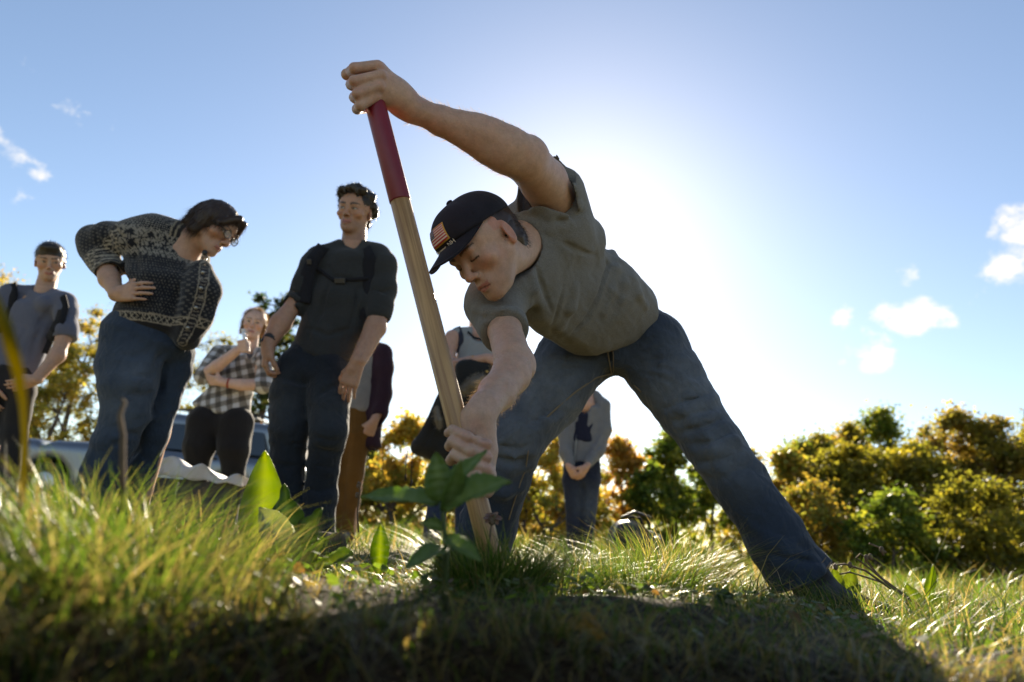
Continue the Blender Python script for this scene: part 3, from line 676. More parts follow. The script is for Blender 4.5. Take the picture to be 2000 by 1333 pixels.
def weed():
    d = .80; b = at(868, 1190, d); b[2] = ground_h(b[0], b[1]); root = thing('weed', tuple(b), 'young leafy weed with toothed green leaves in front of the lower hand', 'plant')
    top = at(866, 968, d); PM().tube([b, at(872, 1080, d), at(866, 1010, d), top], [.0042, .0036, .003, .002], 8).build('stem', M_STEM, root)
    g1, g2 = (.16, .235, .055), (.22, .28, .10)
    for i, (bx, by, tx, ty, td, w, fx) in enumerate(((868, 990, 988, 930, -.03, .040, cv(-.3, .75, .5)), (862, 975, 945, 872, .03, .026, cv(-.6, .3, .6)), (858, 980, 852, 885, .0, .032, cv(.2, .1, 1)), (856, 985, 703, 958, .04, .036, cv(.1, .9, .35)),
                                                    (866, 1000, 905, 905, -.02, .022, cv(.5, .1, .8)), (866, 1030, 822, 1020, -.01, .014, cv(0, .7, .7)), (870, 1050, 935, 1085, -.06, .020, cv(0, .8, .5)), (868, 1070, 795, 1100, -.06, .024, cv(0, .8, .5)))):
        leaf_obj('leaf', root, at(bx, by, d), at(tx, ty, d+td), w*1.12, fx, g1 if i != 5 else (.13, .19, .02), g2, droop=.10, teeth=11, seed=i, shape=.72, fold=.45)
weed()
def rosette(px, py, d, items, label, name='dock_plant', c1=(.20, .27, .03), c2=(.28, .33, .06)):
    b = at(px, py, d); b[2] = ground_h(b[0], b[1]); root = thing(name, tuple(b), label, 'plant'); 
    for i, (tx, ty, td, w, fx, kw) in enumerate(items):
        col1 = kw.pop('c1', c1); col2 = kw.pop('c2', c2); bb = kw.pop('base', None); s = b if bb is None else at(*bb); m = s*.86+at(tx, ty, d+td)*.14
        if bb is None: PM().tube([b, m], [.003, .0022], 6).build('stalk', M_STEM, root)
        leaf_obj('leaf', root, m, at(tx, ty, d+td), w, fx, col1, col2, seed=i+3, **kw)
rosette(522, 1050, 1.25, [(518, 880, 0, .080, cv(.25, .1, 1), dict(shape=.70, c1=(.24, .31, .03), c2=(.32, .37, .06))), ], 'tall bright dock leaf standing in front of the man\'s left shin')
rosette(578, 1065, 1.22, [(556, 945, 0, .062, cv(.1, .2, 1), dict(lobes=2.4, shape=.7, c1=(.045, .085, .02), c2=(.09, .13, .05))), (628, 992, -.02, .060, cv(-.1, .7, .7), dict(lobes=2.4, shape=.7, c1=(.055, .09, .025), c2=(.10, .13, .05)))], 'pair of lobed thistle leaves beside the bright dock leaf')
rosette(600, 1090, 1.12, [(500, 998, 0, .060, cv(.35, .85, .5), dict(c1=(.30, .33, .22), c2=(.38, .40, .30), droop=-.1)), (640, 1055, -.04, .050, cv(0, .8, .5), dict(c1=(.13, .19, .02))), (690, 1080, -.04, .045, cv(0, .9, .4), dict(c1=(.13, .19, .02)))], 'broad leaf coloured pale for the glare of the sun left of the weed')  # first leaf: sun glare put into its whitish colour
rosette(742, 1120, 1.35, [(744, 1024, 0, .036, cv(.2, .2, 1), dict(c1=(.13, .20, .02))), (700, 1100, 0, .03, cv(0, .9, .4), {})], 'small upright yellow-green leaf among the grass left of the weed')
rosette(1405, 1240, 1.10, [(1412, 1150, 0, .040, cv(.3, .1, 1), dict(c1=(.03, .06, .01), c2=(.05, .08, .02))), (1440, 1185, .02, .03, cv(0, .8, .5), dict(c1=(.03, .06, .01), c2=(.05, .08, .02)))], 'dark green leaf standing between shovel and boot')
rosette(1640, 1190, 1.9, [(1628, 1108, .05, .05, cv(.2, .5, .8), dict(c1=(.22, .26, .02))), (1668, 1112, .05, .045, cv(-.2, .7, .7), dict(c1=(.24, .28, .02))), (1680, 1142, 0, .04, cv(0, .9, .3), dict(c1=(.2, .25, .02)))], 'yellow-green leaves lit by the sun just behind the boot')
rosette(1800, 1200, 1.8, [(1822, 1102, 0, .036, cv(.3, .3, .9), dict(c1=(.15, .21, .02))), (1770, 1140, .05, .05, cv(0, .9, .4), dict(c1=(.17, .22, .03))), (1850, 1160, 0, .045, cv(0, .9, .4), dict(c1=(.12, .17, .03)))], 'yellow-green weed leaves at the right, behind the dry stalks')
def fallen_leaf():
    c = at(1140, 1236, .86); root = leaf_obj('fallen_leaf', None, at(1108, 1222, .72), at(1182, 1246, .69), .036, cv(0, .45, .9), (.32, .17, .02), (.42, .25, .04), fold=.12, shape=.8)
    tag(root, 'yellow fallen leaf caught in the dark grass at the bottom', 'leaf')
fallen_leaf()
o = leaf_obj('grass_leaf', None, at(-25, 900, .42), at(-40, 905, .42), .001, cv(0, 0, 1), (.2, .2, .02), (.2, .2, .02)); bpy.data.objects.remove(o)
def broad_blade():
    """one wide yellowing blade arching past the left edge close to the lens"""
    pts = [at(-70, 520, .42), at(-20, 570, .42), at(12, 640, .42), at(34, 720, .43), at(46, 790, .46), at(50, 860, .52), at(46, 940, .60), at(40, 1030, .70)]
    P = np.array(pts); t = np.linspace(0, 7, 30); P = np.stack([np.interp(t, range(8), P[:, i]) for i in range(3)], -1); V = []; C = []
    for i, q in enumerate(P):
        tg = nrm(P[min(i+1, 29)]-P[max(i-1, 0)]); sd = nrm(np.cross(tg, c_f)); w = .0046*min(1, .15+i/7)
        V += [q-sd*w, q+c_f*.001, q+sd*w]; C += [np.array((.23, .19, .012))*(1-.3*i/29)+np.array((.10, .12, .01))*.3*i/29]*3
    Fc = [(3*i+j, 3*i+j+1, 3*i+4+j, 3*i+3+j) for i in range(29) for j in range(2)]
    o = mesh_obj('grass_blade', np.array(V), np.array(Fc), M_LEAF, cols=np.array(C)); o.modifiers.new('thickness', 'SOLIDIFY').thickness = .0006
    tag(o, 'single wide yellow grass blade arching over the young man at left edge', 'grass')
broad_blade()
def stalk(pts, d, r, label, head=None, name='dry_stalk'):
    P = [at(x, y, d if np.isscalar(d) else d[i]) for i, (x, y) in enumerate(pts)]; root = thing(name, tuple(P[0]), label, 'plant')
    PM().tube(P, [r*(1-.5*i/(len(P)-1)) for i in range(len(P))], 7).build('stem', M_DRY, root)
    if head:
        for k, (x, y, dd, rr) in enumerate(head): part('seed_head', U(EL(at(x, y, dd), np.eye(3), (rr, rr, rr*1.3)), k=.01), rr/4, M_DRY, root, lambda Q: rr*.3*snoise(Q, 2.2/rr, 5), rr*.3)
stalk([(240, 1000), (239, 900), (240, 850), (234, 812), (243, 786), (238, 780)], .62, .0030, 'brown dry stalk in front of the cardigan woman\'s shin')
def dry_weed():
    root = thing('dry_stalk', tuple(at(1790, 1190, 1.75)), 'curled dry brown weed stalks leaning over right of the boot', 'plant'); pm = PM()
    for k, pts in enumerate(([(1800, 1195), (1745, 1150), (1700, 1112), (1672, 1090), (1680, 1082), (1692, 1090)], [(1740, 1150), (1690, 1115), (1650, 1102), (1632, 1104), (1628, 1112)], [(1790, 1180), (1720, 1128), (1690, 1095), (1700, 1086)], [(1730, 1080), (1718, 1070), (1698, 1062)], [(1725, 1085), (1722, 1072)], [(1780, 1178), (1730, 1140), (1660, 1118), (1640, 1122)])):
        pm.tube([at(x, y, 1.75+.02*k) for x, y in pts], [.0034*(1-.12*i) for i in range(len(pts))], 6)
    pm.build('stem', M_DRY, root)
    for x, y in ((1692, 1090), (1632, 1108), (1700, 1088), (1722, 1074), (1660, 1104)): part('seed_head', U(EL(at(x, y, 1.77), np.eye(3), (.006, .006, .009)), k=.01), .002, M_DRY, root)
dry_weed()
stalk([(955, 1190), (952, 1100), (958, 1040), (960, 1020)], 1.12, .0026, 'withered pinkish flower head beside the foot of the shovel handle', [(962, 1014, 1.12, .007)], 'dry_flower')
for k in range(13):
    w = 2*PI*k/13; fl_ = bpy.data.objects['dry_flower']; leaf_obj('petal', fl_, at(962, 1014, 1.12), at(962+19*math.cos(w), 1013-11*math.sin(w)+3*math.sin(5*w), 1.12+.008*math.sin(3*w)), .009, cv(.2*math.cos(w), .9, .4), (.30, .17, .13), (.42, .30, .26), seed=k, fold=.5)
stalk([(700, 1040), (698, 1000), (703, 960), (700, 940)], 2.2, .003, 'thin dry stalk right of the mustard trousers', [(701, 948, 2.2, .008), (698, 968, 2.2, .008)])
def clod(cx, cy, cz, r, label, seed, sx=1., sz=.75, vox=.008, foot=False):
    root = None; c = np.array([cx, cy, cz]); rs = np.random.RandomState(seed); pr = U(EL(c, np.eye(3), (r*sx, r, r*sz)), k=.02)
    if foot: pr += U(RC(c, (cx+.03, cy, -.17), r*.9, r*1.8), k=.03)
    for i in range(7): pr += U(EL(c+rs.normal(size=3)*r*.5*np.array([sx, 1, .6]), np.eye(3), np.array([1, 1, .8])*r*(.3+.3*rs.rand())), k=.03)
    V, Q = remesh(pr, vox, lambda P: .10*r*snoise(P, 2.6/r, seed)+.05*r*snoise(P, 8/r, seed+1), .15*r)
    o = mesh_obj('clod', V, Q, simple('dug_soil', (.055, .032, .018), .95, noise=.5, nscale=60, bump=.8, bscale=150)); tag(o, label, 'soil clod')
g = at(640, 1060, 2.6); clod(g[0], g[1], .03, .055, 'crumbling brown soil clod at the foot of the man with the backpack', 51, 1.4)
g = at(1130, 1110, 1.9); clod(g[0], g[1], .035, .06, 'clump of dug sod between shovel and bag', 53, 1.9)
clod(-.20, .20, -.10, .11, 'dark blurred lump of soil at the bottom left beside the lens', 57, 1.4, .7)

# ------------------------------------------------------------------ trees and bushes
M_BARK = simple('grey_brown_bark', (.085, .065, .050), .95, noise=.4, nscale=12, bump=.6, bscale=25)
def limb(pm, p, d, ln, r, depth, rs, tips):
    n = 4; pts = [p]; q = p.copy(); dd = d.copy()
    for i in range(n):
        dd = nrm(dd+rs.normal(size=3)*.16+np.array([0, 0, .05])); q = q+dd*ln/n; pts.append(q)
    pm.tube(pts, [r*(1-.55*i/n) for i in range(n+1)], 6 if depth < 2 else 5, cap=False)
    if depth == 0: tips.append(q); return
    for i in range(rs.randint(2, 4)):
        k = rs.randint(2, n+1); nd_ = nrm(dd*.55+rs.normal(size=3)*np.array([1, 1, .45])*.75+np.array([0, 0, .28])); limb(pm, pts[k], nd_, ln*.62, r*.5, depth-1, rs, tips)
    tips.append(q)
def leaves(name, clumps, n, size, pal, seed, parent, droop=0.):
    """crown: small leaf faces spread through many clumps"""
    rs = np.random.RandomState(seed); cl = np.array([(*c, r, fz) for c, r, fz in clumps]); w = cl[:, 3]**2; i = rs.choice(len(cl), n, p=w/w.sum())
    u = rs.normal(size=(n, 3)); u /= np.linalg.norm(u, axis=1)[:, None]; rr = np.abs(rs.normal(size=n))*.62; c = cl[i, :3]+u*(cl[i, 3]*rr)[:, None]*np.c_[np.ones(n), np.ones(n), cl[i, 4]]
    c += rs.normal(size=(n, 3))*.03
    a = rs.normal(size=(n, 3)); a[:, 2] = a[:, 2]*.6-droop; a /= np.linalg.norm(a, axis=1)[:, None]; b = np.cross(a, rs.normal(size=(n, 3))); b /= np.linalg.norm(b, axis=1)[:, None]
    s = size*(.6+.8*rs.rand(n)); V = np.stack([c-a*s[:, None]*.45-b*s[:, None]*.28, c+b*s[:, None]*.42, c+a*s[:, None]*.62-b*s[:, None]*.1], 1).reshape(-1, 3)
    pal = np.array(pal); ck = rs.randint(0, len(pal), len(cl)); mixr = rs.rand(n) < .65; C = np.where(mixr[:, None], pal[ck[i]], pal[rs.randint(0, len(pal), n)])*(.65+.7*rs.rand(n))[:, None]
    o = mesh_obj(name, V, np.arange(3*n).reshape(-1, 3), M_TREELEAF, cols=np.repeat(C, 3, 0), smooth=False); adopt(parent, o); return o
GOLD = [(.40, .30, .06), (.32, .28, .06), (.42, .26, .06), (.22, .23, .05)]; OCHRE = [(.30, .24, .05), (.25, .22, .045), (.32, .22, .05), (.19, .19, .04)]; GREEN = [(.10, .15, .025), (.14, .18, .03), (.08, .12, .02), (.22, .22, .035)]
ORANGE = [(.40, .22, .05), (.34, .18, .04), (.40, .28, .06)]; RUST = [(.26, .17, .045), (.21, .17, .04), (.28, .20, .05), (.15, .14, .035)]; OLIVE = [(.18, .17, .03), (.23, .19, .03), (.14, .14, .025)]; REDDISH = [(.26, .05, .03), (.22, .10, .03), (.15, .10, .03)]
def tree(px, ytop, D, wpx, pal, n, label, seed, size=.13, sparse=.0, low=.15, group='trees round the meadow', name='tree', bushy=False, cat='tree'):
    hy = 1049+(px-967)*math.tan(ROLL); X, Y, _ = at(px, hy, D); rs = np.random.RandomState(seed)
    H = (hy-ytop)*D/FPX+.12; Rw = wpx*D/FPX*.5
    root = thing(name, (float(X), float(Y), float(ground_h(X, Y))), label, cat, group); p = np.array([X, Y, float(ground_h(X, Y))-.1]); pm = PM(); tips = []
    if bushy:
        for k in range(5): limb(pm, p+rs.normal(size=3)*np.array([.25*Rw, .25*Rw, 0]), nrm(np.array([rs.normal()*.5, rs.normal()*.5, 1])), H*.5, .03+.012*H, 1, rs, tips)
    else:
        top = p+np.array([0, 0, H*.80]); pts = [p+(top-p)*t+np.array([.04*H*math.sin(3*t+seed), .04*H*math.sin(2.3*t+seed*2), 0])*t for t in np.linspace(0, 1, 8)]
        pm.tube(pts, [max(.012, .030*H**.8*(1-.85*t)) for t in np.linspace(0, 1, 8)], 8)
        for k in range(11):
            j = rs.randint(2, 8); a = rs.rand()*2*PI; limb(pm, pts[j], nrm(np.array([math.cos(a), math.sin(a), .35+.5*rs.rand()])), Rw*(1.05-.08*j)*.9, .012*H**.8*(1.2-.1*j), 1, rs, tips)
    pm.build('trunk', M_BARK, root)
    clumps = []
    for t in tips: clumps.append((t, Rw*(.20+.16*rs.rand())*(1-.35*sparse), .8))
    for k in range(int((46 if not bushy else 44)*(1-.35*sparse))):
        t = low+(1-low)*rs.rand(); rad = Rw*(1-abs(2*(t-low)/(1-low)-.75)**2.2*.62) if not bushy else Rw*math.sqrt(max(.05, 1-(t*.97)**2)); a = rs.rand()*2*PI; q = rad*math.sqrt(rs.rand())*.86
        clumps.append((p+np.array([q*math.cos(a), q*math.sin(a), .1+t*H*.95]), Rw*(.17+.22*rs.rand())*(1-.2*sparse), .75))
    leaves('crown', clumps, int(n*4.2), size*.92, pal, seed+7, root); return root
def pine(px, ytop, D, wpx, label, seed, n=12000):
    hy = 1049+(px-967)*math.tan(ROLL); X, Y, _ = at(px, hy, D); rs = np.random.RandomState(seed); H = (hy-ytop)*D/FPX+.12; Rw = wpx*D/FPX*.5
    root = thing('pine_tree', (float(X), float(Y), 0), label, 'tree', 'trees round the meadow'); p = np.array([X, Y, -.1]); pm = PM()
    pm.tube([p, p+np.array([.1, 0, H*.5]), p+np.array([.0, 0, H])], [.16, .11, .02], 8); clumps = []
    for k in range(54):
        t = .22+.78*rs.rand()**.8; a = rs.rand()*2*PI; ln = Rw*(1.05-.75*t)*(.55+.6*rs.rand()); b0 = p+np.array([0, 0, H*t]); e = b0+np.array([math.cos(a)*ln, math.sin(a)*ln, ln*.10])
        pm.tube([b0, (b0+e)/2-np.array([0, 0, .05]), e], [.035, .025, .01], 5, cap=False)
        for s in (.45, .7, .9, 1.05): clumps.append((b0+(e-b0)*s+rs.normal(size=3)*.10, .16+.20*rs.rand(), .55))
    pm.build('trunk', M_BARK, root); leaves('crown', clumps, n, .15, [(.022, .042, .016), (.03, .055, .02), (.045, .06, .022), (.06, .06, .02)], seed+3, root)
# left: thin autumn trees with sky between the leaves
for i, (px, yt, D, w, pal, n, sp, lb) in enumerate(((-120, 560, 20, 190, OCHRE, 1500, .6, 'thin ochre tree beyond the left edge of the group'), (20, 620, 21, 150, OLIVE, 1300, .7, 'sparse olive tree behind the young man'), (92, 640, 19, 120, OCHRE, 1300, .7, 'sparse ochre tree between the young man and the cardigan woman, nearer the young man'),
        (150, 600, 22, 130, OLIVE, 1400, .7, 'tall sparse olive tree left of the cardigan woman\'s hip'), (205, 612, 20, 90, REDDISH, 1100, .65, 'slim reddish tree touching the cardigan woman\'s waist'), (262, 660, 24, 150, OLIVE, 1300, .6, 'olive tree hidden behind the cardigan woman'), (365, 700, 26, 130, OLIVE, 900, .8, 'nearly bare tree between the cardigan and checked-shirt women'), (60, 735, 15, 130, OCHRE, 1100, .4, 'low ochre tree behind the parked car\'s bonnet'), (560, 760, 24, 110, ORANGE, 900, .6, 'orange tree behind the man with the backpack'))):
    tree(px, yt-75, D, w*1.3, pal, int(n*1.5), lb, 60+i*3, size=.085, sparse=sp, low=.10)
pine(470, 552, 24, 230, 'dark green pine rising behind the fair-haired woman', 90)
# middle: yellow shrubs and small trees seen past the digger
for i, (px, yt, D, w, pal, n, lb) in enumerate(((775, 820, 14, 120, GOLD, 2600, 'golden shrub between the mustard trousers and the black jacket'), (700, 880, 15, 120, GREEN, 1800, 'green shrub behind the mustard trousers'), (850, 880, 16, 120, GOLD, 1700, 'golden shrub behind the hanging jacket'), (950, 900, 17, 120, GREEN, 1200, 'green bush hidden behind the digger\'s lower hand'),
        (1052, 852, 15, 120, GOLD, 2600, 'golden-green shrub left of the hoodie woman'), (1120, 900, 17, 120, OLIVE, 1500, 'olive shrub directly behind the hoodie woman'))):
    tree(px, yt-8, D, w*1.4, pal, int(n*1.2), lb, 110+i*3, size=.10, low=0., bushy=True, name='shrub', cat='shrub', group='shrubs round the meadow')
for i, (px, yt, D, w, pal, n, lb) in enumerate(((1212, 855, 19, 92, ORANGE, 2000, 'orange maple right of the hoodie woman'), (1268, 905, 18, 90, GREEN, 1500, 'low green tree between the orange maple and the tall green tree'), (1318, 832, 20, 120, GREEN, 3000, 'tall green tree framed by the digger\'s legs, near his knee'), (1392, 870, 21, 110, GREEN, 2000, 'green tree hidden behind the digger\'s left shin'),
        (1462, 880, 22, 100, OCHRE, 1500, 'ochre tree just left of the right-hand wood, behind the jeans'))):
    tree(px, yt-6, D, w*1.3, pal, n, lb, 140+i*3, size=.13, low=.02)
# right: the dense wood
for i, (px, yt, D, w, pal, n, lb) in enumerate(((1548, 892, 19, 120, GOLD, 2600, 'low orange tree at the left end of the right-hand wood'), (1612, 858, 21, 150, OCHRE+GREEN, 2600, 'ochre tree second in the right-hand wood'), (1672, 838, 22, 130, OLIVE+GOLD, 2200, 'small green-gold crown poking up left of the tallest tree'), (1745, 803, 22, 150, GREEN, 3600, 'tallest green tree of the right-hand wood'),
        (1690, 880, 18, 210, OLIVE, 4000, 'broad olive tree in front of the tallest tree'), (1800, 880, 18, 170, OLIVE, 3200, 'broad olive tree right of centre in the wood'), (1895, 806, 20, 160, OCHRE+RUST, 3600, 'rust-brown tree with sky showing through near the right edge'), (1985, 815, 19, 150, RUST+OLIVE, 3000, 'rust-brown tree cut by the right edge'), (2090, 800, 20, 190, OLIVE, 2000, 'olive tree just beyond the right edge'), (1580, 960, 15, 150, OCHRE, 2200, 'low ochre bush at the foot of the wood beside the boot leg'), (1760, 985, 13, 150, GREEN, 2000, 'dark green bush at the foot of the wood, middle'), (1930, 960, 13, 190, OLIVE, 2400, 'dark olive bush at the foot of the wood by the right edge'))):
    tree(px, yt-18, D, w*1.25, pal, int(n*1.15), lb, 170+i*3, size=.14 if D > 16 else .10, low=.0, bushy=(D < 16 or i == 4), name='tree' if D > 16 else 'bush', cat='tree' if D > 16 else 'bush')
for i, (px, yt, w, pal, lb) in enumerate(((1570, 872, 110, OCHRE, 'ochre tree at the back of the wood, far left of it'), (1640, 838, 110, OLIVE, 'olive tree at the back of the wood, left of the tallest'), (1832, 818, 130, OCHRE, 'ochre tree at the back between the tallest and the rust-brown tree'), (1945, 806, 120, GREEN, 'green tree at the back between the two rust-brown trees'), (2050, 800, 140, OCHRE, 'ochre tree at the back beyond the right edge'))):
    tree(px, yt, 25, w, pal, 1500, lb, 230+i*3, size=.15, low=0.)
def treeline():
    """the far wood that closes the view all round, one mass"""
    rs = np.random.RandomState(5); cl = []
    for k in range(330):
        a = R(-78+156*rs.rand()); D = 32+16*rs.rand(); cl.append((np.array([D*math.sin(a), D*math.cos(a), .5+2.2*rs.rand()]), .7+.7*rs.rand(), .9))
    root = empty('far_wood', (0, 40, 0)); o = leaves('far_wood', cl, 15000, .38, OLIVE+GOLD[:2]+GREEN[:2]+OCHRE[:1], 9, root)
    o.parent = None; bpy.data.objects.remove(root); tag(o, 'far autumn wood closing the meadow behind everything', 'wood', kind='stuff')
treeline()

# ------------------------------------------------------------------ the parked car
def car():
    D = 12.2; x0 = at(40, 960, D)[0]; x1 = at(585, 1000, D)[0]; Y = at(300, 970, D)[1]; cx = (x0+x1)/2; Ln = x1-x0
    root = thing('parked_car', (float(cx), float(Y), 0), 'silver-blue estate car with roof rails parked behind the women at left', 'car')
    P = lambda u, v, z: np.array([x0+u*Ln, Y+v, z])             # u: 0 nose (left) .. 1 tail
    pt, nt, b, out = new_mat('silver_blue_paint'); b.inputs['Base Color'].default_value = (.14, .16, .19, 1); b.inputs['Metallic'].default_value = .55; b.inputs['Roughness'].default_value = .28; b.inputs['Coat Weight'].default_value = .6
    gl = simple('car_glass', (.02, .028, .034), .06, spec=.8); bk = simple('car_trim', (.015, .015, .016), .5); tyre = simple('tyre_rubber', (.015, .015, .015), .85); al = simple('alloy', (.4, .4, .41), .35, .9); rl = simple('red_lamp', (.3, .01, .01), .2); wl = simple('clear_lamp', (.7, .7, .68), .15)
    E3 = np.eye(3)
    body = U(BX(P(.5, 0, .66), E3, (Ln*.5, .90, .40), .16), k=.02)+U(EC(P(.06, 0, .92), P(.30, 0, 1.02), .82, .84, (0, 1, 0), .12, .14, cap=.12), k=.08)
    body += U(BX(P(.66, 0, 1.38), np.array([nrm((1, 0, -.03)), (0, 1, 0), nrm((.03, 0, 1))]), (Ln*.30, .66, .33), .14), k=.10)
    ws = nrm((-.62, 0, .78)); body += [(BX(P(.235, 0, 1.62), np.array([nrm((.78, 0, .62)), (0, 1, 0), ws]), (.75, .95, .26), .02), 's', .06)]
    for u in (.19, .80):
        for s in (-1, 1): body += [(RC(P(u, s*.55, .36), P(u, s*1.2, .36), .40, .40), 's', .02)]
    part('car_body', body, .042, pt, root)
    for u in (.19, .80):
        for s in (-1, 1):
            w = PM(); c = P(u, s*.78, .34); w.tube([c+np.array([0, s*q, 0]) for q in (-.11, -.10, .09, .11)], [.30, .34, .34, .30], 22); wo = w.build('wheel', tyre, root)
            r = PM(); c2 = c+np.array([0, s*.112, 0]); r.tube([c2, c2+np.array([0, s*.012, 0])], [.20, .17], 18); ro = r.build('rim', al); ro.parent = wo
    def pane(nm, q, s, off=.0):
        m = PM(); V = [P(u, s*v, z) for u, v, z in q]; n = np.cross(V[1]-V[0], V[2]-V[0]); n = nrm(n); n = n if n[1]*s > 0 else -n
        m.add([v+n*.004 for v in V]+[v-n*.03 for v in V], [(0, 1, 2, 3), (7, 6, 5, 4)]+[(i, (i+1) % 4, 4+(i+1) % 4, 4+i) for i in range(4)]); return m.build(nm, gl, root, smooth=False)
    for s in (-1, 1):
        pane('window', [(.385, .80, 1.08), (.53, .80, 1.08), (.53, .695, 1.52), (.475, .70, 1.52)], s); pane('window', [(.545, .80, 1.08), (.70, .80, 1.08), (.70, .695, 1.53), (.545, .695, 1.53)], s); pane('window', [(.715, .80, 1.08), (.90, .79, 1.10), (.87, .70, 1.50), (.715, .695, 1.53)], s)
        rr = PM(); rr.tube([P(.46, s*.60, 1.71), P(.50, s*.60, 1.79), P(.86, s*.60, 1.79), P(.90, s*.60, 1.72)], .022, 8); rr.build('roof_rail', bk, root)
        mr = PM(); mr.box(P(.395, s*1.0, 1.10), [nrm((1, s*.2, 0)), nrm((-s*.2, 1, 0)), (0, 0, 1)], (.09, .12, .085)); mo = mr.build('mirror', bk, root, smooth=False, bevel=.03)
        mg = PM(); mg.box(P(.395, s*1.0, 1.10)+np.array([.093, 0, 0]), E3, (.003, .10, .066)); q = mg.build('mirror_glass', al, None, smooth=False); q.parent = mo
        for u in (.51, .73): PM().box(P(u, s*.905, .98), E3, (.075, .012, .016)).build('door_handle', bk, root, bevel=.006)
        for u in (.375, .538, .71): PM().box(P(u, s*.899, .72), E3, (.004, .004, .30)).build('door_seam', bk, root, smooth=False)
        PM().box(P(.018, s*.66, .78), E3, (.05, .16, .07)).build('headlight', wl, root, bevel=.02); PM().box(P(.988, s*.74, .95), E3, (.03, .09, .16)).build('tail_light', rl, root, bevel=.02)
    m = PM(); V = [P(.30, -.72, 1.06), P(.30, .72, 1.06), P(.425, .60, 1.54), P(.425, -.60, 1.54)]; n = nrm((-.62, 0, .78)); m.add([v+n*.02 for v in V]+[v-n*.03 for v in V], [(0, 1, 2, 3), (7, 6, 5, 4)]+[(i, (i+1) % 4, 4+(i+1) % 4, 4+i) for i in range(4)]); m.build('windscreen', gl, root, smooth=False)
    PM().box(P(.60, 0, 1.815), E3, (.03, .64, .012)).build('roof_bar', bk, root, bevel=.005); PM().box(P(.80, 0, 1.815), E3, (.03, .64, .012)).build('roof_bar', bk, root, bevel=.005)
car()


